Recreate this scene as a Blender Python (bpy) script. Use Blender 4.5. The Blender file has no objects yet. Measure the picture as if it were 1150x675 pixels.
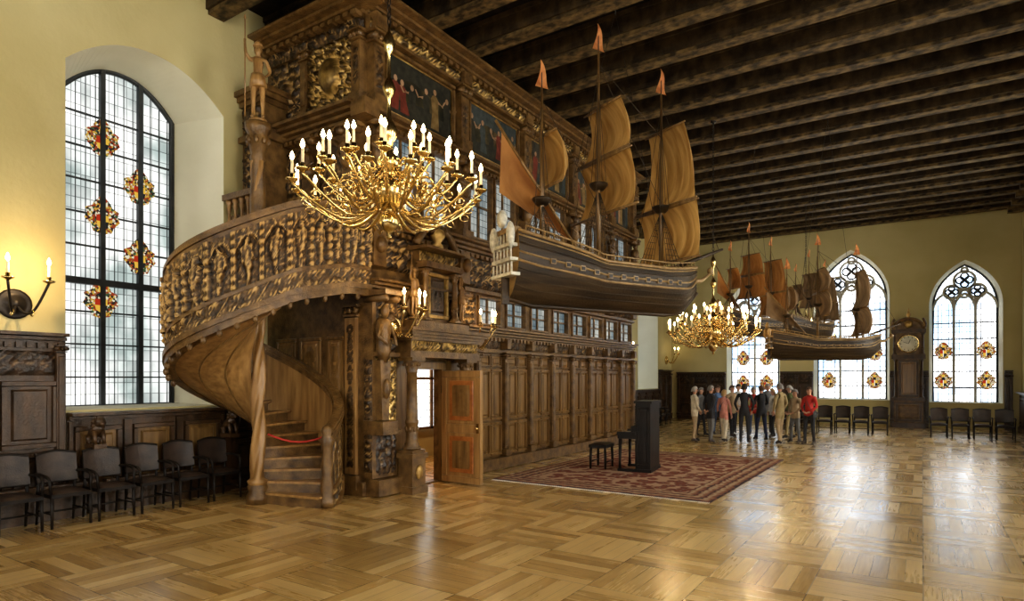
import bpy, math, random
from mathutils import Vector, Matrix, noise
from mathutils.geometry import tessellate_polygon
random.seed(7)
pi=math.pi
TH=math.radians(33.37); CS=math.cos(TH); SN=math.sin(TH)
def cam2w(px,d):
    xr=(px-575)/700*d
    return (xr*CS-d*SN, xr*SN+d*CS)
scene=bpy.context.scene
XL=-10.0; XR=3.0; YF=29.0; YN=-9.0; ZC=8.45; ZB=8.0
BX=-7.45; BY=7.05; BY1=18.0

# ------------------------------------------------------------------ materials
MATS={}
def base(name):
    m=bpy.data.materials.new(name); m.use_nodes=True
    nt=m.node_tree; nt.nodes.clear()
    out=nt.nodes.new('ShaderNodeOutputMaterial')
    MATS[name]=m
    return m,nt,out
def N(nt,t,**k):
    n=nt.nodes.new(t)
    for a,b in k.items(): setattr(n,a,b)
    return n
def math_(nt,op,a,b=None,c=None):
    n=nt.nodes.new('ShaderNodeMath'); n.operation=op
    for i,x in enumerate((a,b,c)):
        if x is None: continue
        if isinstance(x,(int,float)): n.inputs[i].default_value=x
        else: nt.links.new(x,n.inputs[i])
    return n.outputs[0]
def ramp(nt,fac,cols):
    r=nt.nodes.new('ShaderNodeValToRGB')
    e=r.color_ramp.elements
    while len(e)<len(cols): e.new(.5)
    for i,(p,c) in enumerate(cols):
        e[i].position=p; e[i].color=(c[0],c[1],c[2],1)
    nt.links.new(fac,r.inputs[0]); return r.outputs[0]
def mixc(nt,typ,fac,a,b):
    n=nt.nodes.new('ShaderNodeMixRGB'); n.blend_type=typ
    for i,x in ((0,fac),(1,a),(2,b)):
        if isinstance(x,(int,float)): n.inputs[i].default_value=x
        elif isinstance(x,tuple): n.inputs[i].default_value=(x[0],x[1],x[2],1)
        else: nt.links.new(x,n.inputs[i])
    return n.outputs[0]
def surf(name,c1,c2,scale=(3,3,3),rough=.5,metal=0,bump=0,bscale=30,pointy=0,lo=.3,hi=.7,spec=.5,detail=5,transl=0,edge=None):
    m,nt,out=base(name)
    b=N(nt,'ShaderNodeBsdfPrincipled')
    tc=N(nt,'ShaderNodeTexCoord'); mp=N(nt,'ShaderNodeMapping'); mp.inputs['Scale'].default_value=scale
    nt.links.new(tc.outputs['Object'],mp.inputs[0])
    n=N(nt,'ShaderNodeTexNoise'); n.inputs['Scale'].default_value=1; n.inputs['Detail'].default_value=detail
    nt.links.new(mp.outputs[0],n.inputs['Vector'])
    col=ramp(nt,n.outputs[0],[(lo,c1),(hi,c2)])
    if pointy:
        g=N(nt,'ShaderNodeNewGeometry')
        pr=ramp(nt,g.outputs['Pointiness'],[(.46,(.18,.16,.14)),(.5,(.85,.85,.85)),(.56,(1.5,1.4,1.3))])  # patina that also paints occlusion-like shade into crevices and lightens ridges
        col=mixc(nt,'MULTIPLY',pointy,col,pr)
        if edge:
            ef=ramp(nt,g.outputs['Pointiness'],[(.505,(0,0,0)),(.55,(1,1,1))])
            col=mixc(nt,'MIX',math_(nt,'MULTIPLY',ef,.8),col,edge)  # golden highlights painted into the colour of raised edges
    nt.links.new(col,b.inputs['Base Color'])
    b.inputs['Roughness'].default_value=rough; b.inputs['Metallic'].default_value=metal
    b.inputs['Specular IOR Level'].default_value=spec
    if transl:
        t=N(nt,'ShaderNodeBsdfTranslucent'); nt.links.new(col,t.inputs[0])
        mx=N(nt,'ShaderNodeMixShader'); mx.inputs[0].default_value=transl
        nt.links.new(b.outputs[0],mx.inputs[1]); nt.links.new(t.outputs[0],mx.inputs[2]); nt.links.new(mx.outputs[0],out.inputs[0])
    else: nt.links.new(b.outputs[0],out.inputs[0])
    if bump:
        n2=N(nt,'ShaderNodeTexNoise'); n2.inputs['Scale'].default_value=bscale; n2.inputs['Detail'].default_value=3
        nt.links.new(tc.outputs['Object'],n2.inputs['Vector'])
        bp=N(nt,'ShaderNodeBump'); bp.inputs['Strength'].default_value=bump; bp.inputs['Distance'].default_value=.03
        nt.links.new(n2.outputs[0],bp.inputs['Height']); nt.links.new(bp.outputs[0],b.inputs['Normal'])
    return m
def emis(name,c,s):
    m,nt,out=base(name)
    e=N(nt,'ShaderNodeEmission'); e.inputs[0].default_value=(*c,1); e.inputs[1].default_value=s
    nt.links.new(e.outputs[0],out.inputs[0]); return m

surf('plaster',(.47,.40,.19),(.60,.525,.28),scale=(.5,.5,.5),rough=.85,bump=.12,bscale=14)
surf('plaster_lit_reveal',(.66,.64,.50),(.78,.76,.62),scale=(.8,.8,.8),rough=.8,bump=.08,bscale=14)  # same plaster made paler: window light on the reveals painted into the colour
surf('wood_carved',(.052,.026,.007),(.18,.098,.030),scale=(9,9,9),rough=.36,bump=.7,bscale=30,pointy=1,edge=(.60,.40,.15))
surf('wood_trim',(.062,.031,.009),(.215,.122,.040),scale=(7,7,7),rough=.34,bump=.35,bscale=38)
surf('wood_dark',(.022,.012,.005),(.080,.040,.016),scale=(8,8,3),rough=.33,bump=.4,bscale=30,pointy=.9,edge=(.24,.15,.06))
surf('wood_darktrim',(.024,.013,.005),(.088,.045,.017),scale=(8,8,3),rough=.34,bump=.25,bscale=34)
surf('wood_panel',(.11,.058,.017),(.26,.150,.050),scale=(14,14,1.2),rough=.30,bump=.08,bscale=25)
surf('wood_light',(.20,.105,.032),(.40,.235,.085),scale=(12,12,1.3),rough=.35,bump=.08,bscale=25)
surf('wood_inlay',(.24,.075,.015),(.42,.16,.04),scale=(9,9,9),rough=.3,bump=.05)
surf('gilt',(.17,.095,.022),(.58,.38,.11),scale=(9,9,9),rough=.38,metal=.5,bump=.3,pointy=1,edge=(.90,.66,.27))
surf('gilt_trim',(.25,.14,.04),(.60,.40,.13),scale=(9,9,9),rough=.38,metal=.5,bump=.3)
surf('brass',(.50,.36,.14),(.84,.66,.34),scale=(6,6,6),rough=.2,metal=1)
surf('iron',(.015,.013,.012),(.04,.033,.028),rough=.45,metal=.6)
surf('candle',(.85,.76,.55),(.92,.85,.68),rough=.5,transl=.3)
surf('leather',(.016,.012,.010),(.055,.034,.023),scale=(5,5,5),rough=.38,bump=.15,bscale=60,spec=.35)
surf('chair_frame',(.008,.006,.005),(.02,.014,.01),rough=.45,spec=.2)
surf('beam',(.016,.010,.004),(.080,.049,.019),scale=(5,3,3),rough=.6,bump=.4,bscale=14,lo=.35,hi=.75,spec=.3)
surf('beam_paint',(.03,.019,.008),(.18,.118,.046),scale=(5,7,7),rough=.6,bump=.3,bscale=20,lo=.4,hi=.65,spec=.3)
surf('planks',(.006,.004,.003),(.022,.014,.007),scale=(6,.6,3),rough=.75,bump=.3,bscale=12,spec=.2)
surf('stone',(.42,.40,.34),(.58,.55,.47),scale=(4,4,4),rough=.8,bump=.2)
surf('lead',(.03,.035,.04),(.06,.065,.07),rough=.5,metal=.4)
surf('sail_tan',(.30,.155,.038),(.62,.39,.135),scale=(1.2,9,1.2),rough=.85,bump=.2,bscale=14,transl=.4)
surf('sail_rust',(.28,.115,.03),(.48,.235,.07),scale=(1.5,9,1.5),rough=.85,bump=.2,transl=.4)
surf('sail_dark',(.13,.08,.04),(.34,.22,.11),scale=(1.5,9,1.5),rough=.85,bump=.2,transl=.35)
surf('hull',(.016,.010,.005),(.060,.036,.015),scale=(1,9,14),rough=.45,bump=.2,spec=.3)
surf('hull_trim',(.17,.10,.03),(.34,.22,.085),scale=(9,9,9),rough=.4)
surf('hull_white',(.35,.34,.29),(.66,.64,.55),scale=(16,16,16),rough=.5)
surf('rope',(.04,.028,.016),(.08,.055,.03),rough=.8)
surf('pennant',(.45,.14,.04),(.70,.32,.10),scale=(7,7,7),rough=.7,transl=.3)
surf('ivory',(.75,.72,.62),(.82,.8,.7),rough=.3)
surf('skin_h',(.52,.28,.19),(.60,.35,.24),rough=.5)
surf('shoe',(.02,.015,.012),(.05,.035,.03),rough=.4)
surf('eye',(.02,.015,.01),(.03,.02,.01),rough=.2)
surf('lip',(.36,.13,.10),(.40,.15,.12),rough=.5)
surf('red_rope',(.4,.03,.02),(.5,.05,.03),rough=.7)
surf('pt_flesh',(.26,.15,.08),(.42,.27,.16),scale=(9,9,9),rough=.6,spec=.2)
surf('pt_red',(.11,.026,.016),(.20,.045,.026),scale=(9,9,9),rough=.6,spec=.2)
surf('pt_blue',(.03,.036,.036),(.065,.075,.07),scale=(9,9,9),rough=.6,spec=.2)
surf('pt_ochre',(.13,.08,.028),(.26,.175,.07),scale=(9,9,9),rough=.6,spec=.2)
surf('pt_dark',(.02,.02,.015),(.05,.045,.03),scale=(9,9,9),rough=.6,spec=.2)
def cloth(name,c):
    return surf(name,tuple(x*.8 for x in c),tuple(min(1,x*1.15) for x in c),scale=(8,8,8),rough=.85,bump=.25,bscale=22)
emis('flame',(1,.76,.40),26)

def pane(name,s,strength,tint=((.62,.76,.90),(1,1,1)),line=.85):
    m,nt,out=base(name)
    g=N(nt,'ShaderNodeNewGeometry'); sp=N(nt,'ShaderNodeSeparateXYZ'); nt.links.new(g.outputs['Position'],sp.inputs[0])
    u=math_(nt,'ADD',sp.outputs[0],sp.outputs[1])
    fu=math_(nt,'FRACT',math_(nt,'DIVIDE',u,s)); fz=math_(nt,'FRACT',math_(nt,'DIVIDE',sp.outputs[2],s*1.35))
    l=math_(nt,'MAXIMUM',math_(nt,'LESS_THAN',fu,.10),math_(nt,'LESS_THAN',fz,.08))
    n=N(nt,'ShaderNodeTexNoise'); n.inputs['Scale'].default_value=.9; n.inputs['Detail'].default_value=4
    nt.links.new(g.outputs['Position'],n.inputs['Vector'])
    col=ramp(nt,n.outputs[0],[(.38,tint[0]),(.6,tint[1])])
    cu=N(nt,'ShaderNodeCombineXYZ')
    nt.links.new(math_(nt,'FLOOR',math_(nt,'DIVIDE',u,s)),cu.inputs[0]); nt.links.new(math_(nt,'FLOOR',math_(nt,'DIVIDE',sp.outputs[2],s*1.35)),cu.inputs[1])
    wn=N(nt,'ShaderNodeTexWhiteNoise'); nt.links.new(cu.outputs[0],wn.inputs['Vector'])
    st=math_(nt,'MULTIPLY',math_(nt,'MULTIPLY_ADD',wn.outputs[0],.35,.75),strength)
    e=N(nt,'ShaderNodeEmission'); nt.links.new(col,e.inputs[0])
    nt.links.new(math_(nt,'MULTIPLY',st,math_(nt,'SUBTRACT',1,math_(nt,'MULTIPLY',l,line))),e.inputs[1])
    nt.links.new(e.outputs[0],out.inputs[0]); return m
pane('glass_leaded',.135,1.0,tint=((.36,.42,.40),(1,1,.97)),line=.6)
pane('glass_far',.16,2.7,tint=((.42,.60,.80),(1,1,1)),line=.95)
pane('glass_side',.2,15,tint=((.95,.95,.92),(1,.97,.89)))
pane('glass_inner',.12,1.6,tint=((.85,.9,.95),(1,.98,.9)))
pane('glass_upper',.10,.42,tint=((.25,.34,.38),(.95,.95,.85)))
def stained():
    m,nt,out=base('stained')
    g=N(nt,'ShaderNodeNewGeometry'); v=N(nt,'ShaderNodeTexVoronoi'); v.inputs['Scale'].default_value=34
    nt.links.new(g.outputs['Position'],v.inputs['Vector'])
    sp=N(nt,'ShaderNodeSeparateColor'); nt.links.new(v.outputs['Color'],sp.inputs[0])
    col=ramp(nt,sp.outputs[0],[(0,(.38,.06,.02)),(.2,(.66,.42,.08)),(.42,(.04,.035,.03)),(.58,(.07,.13,.06)),(.66,(.85,.80,.6)),(.86,(.32,.11,.05))])
    for e in nt.nodes:
        if e.type=='VALTORGB': e.color_ramp.interpolation='CONSTANT'
    e=N(nt,'ShaderNodeEmission'); nt.links.new(col,e.inputs[0]); e.inputs[1].default_value=.6
    nt.links.new(e.outputs[0],out.inputs[0])
stained()
emis('st_red',(.50,.05,.02),.6); emis('st_gold',(.80,.50,.08),.65); emis('st_dark',(.03,.03,.03),.6); emis('st_white',(.9,.88,.75),.7)

def floor_mat():
    m,nt,out=base('parquet')
    b=N(nt,'ShaderNodeBsdfPrincipled'); nt.links.new(b.outputs[0],out.inputs[0])
    g=N(nt,'ShaderNodeNewGeometry'); sp=N(nt,'ShaderNodeSeparateXYZ'); nt.links.new(g.outputs['Position'],sp.inputs[0])
    s=.86; n=6
    x=math_(nt,'DIVIDE',sp.outputs[0],s); y=math_(nt,'DIVIDE',sp.outputs[1],s)
    cx=math_(nt,'FLOOR',x); cy=math_(nt,'FLOOR',y)
    par=math_(nt,'FLOORED_MODULO',math_(nt,'ADD',cx,cy),2)
    inv=math_(nt,'SUBTRACT',1,par)
    a=math_(nt,'ADD',math_(nt,'MULTIPLY',x,par),math_(nt,'MULTIPLY',y,inv))
    bb=math_(nt,'ADD',math_(nt,'MULTIPLY',y,par),math_(nt,'MULTIPLY',x,inv))
    an=math_(nt,'MULTIPLY',a,n); idx=math_(nt,'FLOOR',an); fr=math_(nt,'FRACT',an)
    cb=N(nt,'ShaderNodeCombineXYZ'); nt.links.new(cx,cb.inputs[0]); nt.links.new(cy,cb.inputs[1]); nt.links.new(idx,cb.inputs[2])
    wn=N(nt,'ShaderNodeTexWhiteNoise'); nt.links.new(cb.outputs[0],wn.inputs['Vector'])
    cg=N(nt,'ShaderNodeCombineXYZ'); nt.links.new(math_(nt,'MULTIPLY',a,40),cg.inputs[0]); nt.links.new(math_(nt,'MULTIPLY',bb,2.5),cg.inputs[1]); nt.links.new(math_(nt,'MULTIPLY',wn.outputs[0],9),cg.inputs[2])
    gn=N(nt,'ShaderNodeTexNoise'); gn.inputs['Scale'].default_value=1; gn.inputs['Detail'].default_value=5; nt.links.new(cg.outputs[0],gn.inputs['Vector'])
    f=math_(nt,'ADD',math_(nt,'MULTIPLY',wn.outputs[0],.42),math_(nt,'ADD',math_(nt,'MULTIPLY',gn.outputs[0],.55),math_(nt,'MULTIPLY',par,.08)))  # parity term paints the boards' direction-dependent reflection into the wood tone
    col=ramp(nt,f,[(.18,(.26,.145,.040)),(.5,(.50,.325,.115)),(.88,(.70,.51,.22))])
    l1=math_(nt,'LESS_THAN',fr,.035)
    l2=math_(nt,'MAXIMUM',math_(nt,'LESS_THAN',math_(nt,'FRACT',x),.012),math_(nt,'LESS_THAN',math_(nt,'FRACT',y),.012))
    ln=math_(nt,'MAXIMUM',l1,l2)
    col=mixc(nt,'MIX',math_(nt,'MULTIPLY',ln,.7),col,(.07,.037,.012))
    nt.links.new(col,b.inputs['Base Color'])
    wr=N(nt,'ShaderNodeTexNoise'); wr.inputs['Scale'].default_value=.8; nt.links.new(g.outputs['Position'],wr.inputs['Vector'])
    nt.links.new(math_(nt,'ADD',math_(nt,'MULTIPLY',wr.outputs[0],.15),math_(nt,'ADD',math_(nt,'MULTIPLY',gn.outputs[0],.09),math_(nt,'MULTIPLY_ADD',wn.outputs[0],.12,.09))),b.inputs['Roughness'])
    b.inputs['Specular IOR Level'].default_value=.9
    b.inputs['Coat Weight'].default_value=.35; b.inputs['Coat Roughness'].default_value=.17
    bp=N(nt,'ShaderNodeBump'); bp.inputs['Strength'].default_value=.35; bp.inputs['Distance'].default_value=.004
    nt.links.new(math_(nt,'ADD',math_(nt,'MULTIPLY',wn.outputs[0],.8),math_(nt,'SUBTRACT',math_(nt,'MULTIPLY',gn.outputs[0],.7),ln)),bp.inputs['Height'])
    nt.links.new(bp.outputs[0],b.inputs['Normal'])
floor_mat()

def rug_mat(x0,x1,y0,y1):
    m,nt,out=base('rug_pile')
    b=N(nt,'ShaderNodeBsdfPrincipled'); nt.links.new(b.outputs[0],out.inputs[0]); b.inputs['Roughness'].default_value=.95; b.inputs['Specular IOR Level'].default_value=.1
    g=N(nt,'ShaderNodeNewGeometry'); sp=N(nt,'ShaderNodeSeparateXYZ'); nt.links.new(g.outputs['Position'],sp.inputs[0])
    dx=math_(nt,'MINIMUM',math_(nt,'SUBTRACT',sp.outputs[0],x0),math_(nt,'SUBTRACT',x1,sp.outputs[0]))
    dy=math_(nt,'MINIMUM',math_(nt,'SUBTRACT',sp.outputs[1],y0),math_(nt,'SUBTRACT',y1,sp.outputs[1]))
    d=math_(nt,'MINIMUM',dx,dy)
    v=N(nt,'ShaderNodeTexVoronoi'); v.inputs['Scale'].default_value=4.5; nt.links.new(g.outputs['Position'],v.inputs['Vector'])
    n=N(nt,'ShaderNodeTexNoise'); n.inputs['Scale'].default_value=9; n.inputs['Detail'].default_value=4; nt.links.new(g.outputs['Position'],n.inputs['Vector'])
    field=ramp(nt,math_(nt,'ADD',math_(nt,'MULTIPLY',v.outputs['Distance'],1.1),math_(nt,'MULTIPLY',n.outputs[0],.5)),[(.25,(.42,.28,.17)),(.38,(.12,.08,.075)),(.5,(.24,.08,.05)),(.75,(.14,.045,.033)),(.9,(.42,.27,.18))])
    s1=math_(nt,'FRACT',math_(nt,'MULTIPLY',d,5.5))
    bord=ramp(nt,math_(nt,'ADD',math_(nt,'MULTIPLY',s1,.5),math_(nt,'MULTIPLY',n.outputs[0],.6)),[(.3,(.06,.045,.05)),(.45,(.26,.11,.07)),(.65,(.46,.34,.22)),(.8,(.14,.045,.035))])
    col=mixc(nt,'MIX',math_(nt,'LESS_THAN',d,.55),field,bord)
    nt.links.new(col,b.inputs['Base Color'])
RX0,RX1,RY0,RY1=-6.75,-2.7,9.6,15.6
rug_mat(RX0,RX1,RY0,RY1)

def paint_mat(name,seed):
    m,nt,out=base(name)
    b=N(nt,'ShaderNodeBsdfPrincipled'); nt.links.new(b.outputs[0],out.inputs[0]); b.inputs['Roughness'].default_value=.6; b.inputs['Specular IOR Level'].default_value=.2
    tc=N(nt,'ShaderNodeTexCoord'); mp=N(nt,'ShaderNodeMapping'); mp.inputs['Location'].default_value=(seed,seed*2,seed)
    nt.links.new(tc.outputs['Object'],mp.inputs[0])
    n=N(nt,'ShaderNodeTexNoise'); n.inputs['Scale'].default_value=1.6; n.inputs['Detail'].default_value=5; n.inputs['Distortion'].default_value=.6
    nt.links.new(mp.outputs[0],n.inputs['Vector'])
    col=ramp(nt,n.outputs[0],[(.35,(.012,.012,.008)),(.5,(.045,.036,.015)),(.6,(.10,.07,.03)),(.7,(.17,.13,.07))])
    nt.links.new(col,b.inputs['Base Color'])
for i in range(6): paint_mat('canvas_%d'%i,i*3.7+1)

# ------------------------------------------------------------------ mesh builder
FLAT={'wood_carved':'wood_trim','wood_dark':'wood_darktrim','gilt':'gilt_trim'}
class MB:
    def __init__(s): s.v=[];s.f=[];s.m=[];s.sm=[]
    def add(s,vs,fs,mat,smooth=False):
        o=len(s.v); s.v.extend([tuple(v) for v in vs])
        for f in fs:
            s.f.append(tuple(i+o for i in f)); s.m.append(mat); s.sm.append(smooth)
    def hexa(s,c,mat):
        s.add(c,[(0,1,2,3),(7,6,5,4),(0,4,5,1),(1,5,6,2),(2,6,7,3),(3,7,4,0)],FLAT.get(mat,mat))
    def bx(s,x0,x1,y0,y1,z0,z1,mat):
        s.hexa([(x0,y0,z0),(x1,y0,z0),(x1,y1,z0),(x0,y1,z0),(x0,y0,z1),(x1,y0,z1),(x1,y1,z1),(x0,y1,z1)],mat)
    def fb(s,F,u0,u1,z0,z1,n0,n1,mat,ins=0,tap=0):
        s.hexa([F(u0+tap,z0,n0),F(u1-tap,z0,n0),F(u1-tap-ins,z0+ins,n1),F(u0+tap+ins,z0+ins,n1),F(u0,z1,n0),F(u1,z1,n0),F(u1-ins,z1-ins,n1),F(u0+ins,z1-ins,n1)],mat)
    def tube(s,pts,rad,mat,n=8,smooth=True,closed=False,cap=True):
        mat=FLAT.get(mat,mat)
        pts=[Vector(p) for p in pts]; k=len(pts)
        if isinstance(rad,(int,float)): rad=[rad]*k
        vs=[];up=None
        for i,p in enumerate(pts):
            if closed: t=pts[(i+1)%k]-pts[i-1]
            else: t=pts[min(i+1,k-1)]-pts[max(i-1,0)]
            if t.length<1e-9: t=Vector((0,0,1))
            t.normalize()
            if up is None:
                up=Vector((0,0,1)) if abs(t.z)<.9 else Vector((1,0,0))
            a=up-t*up.dot(t)
            if a.length<1e-6: a=t.orthogonal()
            a.normalize(); b=t.cross(a); up=a
            for j in range(n):
                q=2*pi*j/n; vs.append(p+(a*math.cos(q)+b*math.sin(q))*rad[i])
        fs=[]
        for i in range(k if closed else k-1):
            i2=(i+1)%k
            for j in range(n): fs.append((i*n+j,i*n+(j+1)%n,i2*n+(j+1)%n,i2*n+j))
        if cap and not closed:
            fs.append(tuple(range(n))[::-1]); fs.append(tuple(range((k-1)*n,k*n)))
        s.add(vs,fs,mat,smooth)
    def cyl(s,p0,p1,r0,r1,mat,n=12,smooth=True): s.tube([p0,p1],[r0,r1],mat,n,smooth)
    def lathe(s,prof,c,mat,n=16,axis=None,smooth=True):
        mat=FLAT.get(mat,mat)
        c=Vector(c); R=Matrix.Identity(3)
        if axis is not None: R=Vector((0,0,1)).rotation_difference(Vector(axis)).to_matrix()
        vs=[]
        for (r,z) in prof:
            for j in range(n):
                q=2*pi*j/n
                vs.append(c+R@Vector((r*math.cos(q),r*math.sin(q),z)))
        fs=[(i*n+j,i*n+(j+1)%n,(i+1)*n+(j+1)%n,(i+1)*n+j) for i in range(len(prof)-1) for j in range(n)]
        fs.append(tuple(range(n))[::-1]); fs.append(tuple(range((len(prof)-1)*n,len(prof)*n)))
        s.add(vs,fs,mat,smooth)
    def sph(s,c,r,mat,n=10,m=7):
        mat=FLAT.get(mat,mat)
        if isinstance(r,(int,float)): r=(r,r,r)
        vs=[];fs=[]
        for i in range(m+1):
            a=pi*i/m
            for j in range(n):
                q=2*pi*j/n
                vs.append((c[0]+r[0]*math.sin(a)*math.cos(q),c[1]+r[1]*math.sin(a)*math.sin(q),c[2]+r[2]*math.cos(a)))
        for i in range(m):
            for j in range(n): fs.append((i*n+j,(i+1)*n+j,(i+1)*n+(j+1)%n,i*n+(j+1)%n))
        s.add(vs,fs,mat,True)
    def grid(s,fn,nu,nv,mat,smooth=True):
        vs=[fn(i/nu,j/nv) for i in range(nu+1) for j in range(nv+1)]
        w=nv+1
        s.add(vs,[(i*w+j,(i+1)*w+j,(i+1)*w+j+1,i*w+j+1) for i in range(nu) for j in range(nv)],mat,smooth)
    def poly(s,loops,mat):
        fl=[p for l in loops for p in l]
        tr=tessellate_polygon([[Vector(p) for p in l] for l in loops])
        s.add(fl,tr,FLAT.get(mat,mat))
    def obj(s,name,loc=(0,0,0),rz=0,recalc=True,scale=1):
        me=bpy.data.meshes.new(name); me.from_pydata(s.v,[],s.f)
        names=[]
        for a in s.m:
            if a not in names: names.append(a)
        for a in names: me.materials.append(MATS[a])
        ix={a:i for i,a in enumerate(names)}
        me.polygons.foreach_set('material_index',[ix[a] for a in s.m])
        me.polygons.foreach_set('use_smooth',s.sm)
        me.update()
        if recalc:
            import bmesh
            bm=bmesh.new(); bm.from_mesh(me); bmesh.ops.recalc_face_normals(bm,faces=bm.faces); bm.to_mesh(me); bm.free()
        o=bpy.data.objects.new(name,me); scene.collection.objects.link(o)
        o.location=loc; o.rotation_euler=(0,0,rz); o.scale=(scale,)*3
        return o
def inst(o,loc,rz=0,scale=None,name=None):
    n=bpy.data.objects.new(name or o.name.split('.')[0],o.data); scene.collection.objects.link(n)
    n.location=loc; n.rotation_euler=(0,0,rz); n.scale=o.scale if scale is None else (scale,)*3
    return n

FL=lambda u,z,n:(XL+n,u,z)
FR=lambda u,z,n:(XR-n,u,z)
FF=lambda u,z,n:(u,YF-n,z)
FN=lambda u,z,n:(u,YN+n,z)
FB=lambda u,z,n:(BX+n,u,z)
FE=lambda u,z,n:(u,BY-n,z)

def carve(u,z,seed,fr):
    p=Vector((u*fr,z*fr,seed)); w=noise.noise_vector(p*.7)
    a=math.sin((u+.12*w.x)*fr*2.6)*math.cos((z+.12*w.y)*fr*2.6)
    b=1-abs(noise.noise(p*1.5))*3.4
    return max(0,min(1,.45*abs(a)+.65*max(0,b)))
def relief(mb,F,u0,u1,z0,z1,n,dep,mat,seed=1.0,fr=7,cell=.035,shield=0,mirror=True,fu=1):
    nu=max(4,int((u1-u0)/cell)); nv=max(4,int((z1-z0)/cell)); uc=(u0+u1)/2; zc=(z0+z1)/2
    per=(u1-u0)/fu
    def fn(i,j):
        u=u0+(u1-u0)*i; z=z0+(z1-z0)*j
        k=math.floor((u-u0)/per-1e-6); ul=(u-u0)-(k+.5)*per
        uu=abs(ul) if mirror else u
        h=carve(uu,z,seed,fr)
        e=min(i,1-i)*(u1-u0); e2=min(j,1-j)*(z1-z0); ed=min(1,min(e,e2)/.05)
        if shield:
            q=(ul/(shield*.8))**2+((z-zc)/shield)**2
            if q<1: h=max(h*.3,1.3*math.sqrt(1-q)**.6)
            elif q<1.4: h*=.2
        return F(u,z,n+dep*h*ed)
    mb.grid(fn,nu,nv,mat)
def cornice(mb,F,u0,u1,z0,z1,n,mat,steps=4,n0=0,dent=0,ends=True):
    for i in range(steps):
        a=z0+(z1-z0)*i/steps; b=z0+(z1-z0)*(i+1)/steps
        nn=n*((i+1)/steps)**1.3; e=nn if ends else 0
        mb.fb(F,u0-e,u1+e,a,b+.001,n0,n0+max(.02,nn),mat,ins=.006)
    if dent:
        k=int((u1-u0)/dent)
        for i in range(k):
            u=u0+(i+.5)*(u1-u0)/k
            mb.fb(F,u-dent*.3,u+dent*.3,z0-.05,z0+.02,n0,n0+n*.45,mat)
def panel(mb,F,u0,u1,z0,z1,n,mf,mp,w=.07,d=.05):
    mb.fb(F,u0,u1,z0,z0+w,n,n+d,mf,ins=.008); mb.fb(F,u0,u1,z1-w,z1,n,n+d,mf,ins=.008)
    mb.fb(F,u0,u0+w,z0+w,z1-w,n,n+d,mf,ins=.008); mb.fb(F,u1-w,u1,z0+w,z1-w,n,n+d,mf,ins=.008)
    mb.fb(F,u0+w,u1-w,z0+w,z1-w,n-.01,n+.008,mp)
    g=w*.55
    mb.fb(F,u0+w+g,u1-w-g,z0+w+g,z1-w-g,n,n+d*.8,mp,ins=min(.03,(u1-u0)/8))
def pilaster(mb,F,u,z0,z1,w,n,mat,mat2=None,orn=True):
    mat2=mat2 or mat
    mb.fb(F,u-w*.65,u+w*.65,z0,z0+w*.9,0,n*1.35,mat,ins=.01)
    mb.fb(F,u-w*.5,u+w*.5,z0+w*.9,z1-w*.8,0,n,mat2,ins=.012)
    if w>.2: relief(mb,F,u-w*.34,u+w*.34,z0+w*1.3,z1-w*1.2,n-.005,.035,'wood_carved' if mat!='wood_dark' else mat,u,14,.03)
    else: mb.fb(F,u-w*.32,u+w*.32,z0+w*1.3,z1-w*1.2,n,n+.02,mat,ins=.012)
    mb.fb(F,u-w*.6,u+w*.6,z1-w*.8,z1-w*.6,0,n*1.2,mat,ins=.008)
    mb.fb(F,u-w*.7,u+w*.7,z1-w*.2,z1,0,n*1.45,mat,ins=.008)
    if orn:
        for sg in (-1,1):
            mb.cyl(F(u+sg*w*.42,z1-w*.4,0),F(u+sg*w*.42,z1-w*.4,n*1.4),w*.2,w*.2,mat,10)
        mb.sph(F(u,z1-w*.4,n*1.1),w*.2,mat,8,5)
def herm(mb,F,u,z0,z1,w,n,mat):
    h=z1-z0
    mb.fb(F,u-w*.6,u+w*.6,z0,z0+h*.1,0,n*1.2,mat,ins=.01)
    mb.fb(F,u-w*.42,u+w*.42,z0+h*.1,z0+h*.52,0,n*.9,mat,ins=.01,tap=w*.16)
    mb.lathe([(w*.22,0),(w*.42,h*.08),(w*.36,h*.16),(w*.46,h*.24),(w*.40,h*.29),(w*.14,h*.31)],F(u,z0+h*.5,n*.75),mat,10)
    mb.sph(F(u,z0+h*.855,n*.85),(w*.24,w*.24,h*.05),mat,8,6)
    for sg in (-1,1):
        mb.tube([F(u+sg*w*.3,z0+h*.76,n*.9),F(u+sg*w*.62,z0+h*.68,n*.95),F(u+sg*w*.3,z0+h*.62,n*1.3)],[w*.13,w*.11,w*.08],mat,7)
        mb.cyl(F(u+sg*w*.42,z1-h*.06,0),F(u+sg*w*.42,z1-h*.06,n*1.3),w*.19,w*.19,mat,10)
    mb.sph(F(u,z0+h*.32,n*.95),(w*.22,w*.22,h*.07),mat,8,6)
    mb.fb(F,u-w*.65,u+w*.65,z1-h*.04,z1,0,n*1.4,mat,ins=.008)
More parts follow.
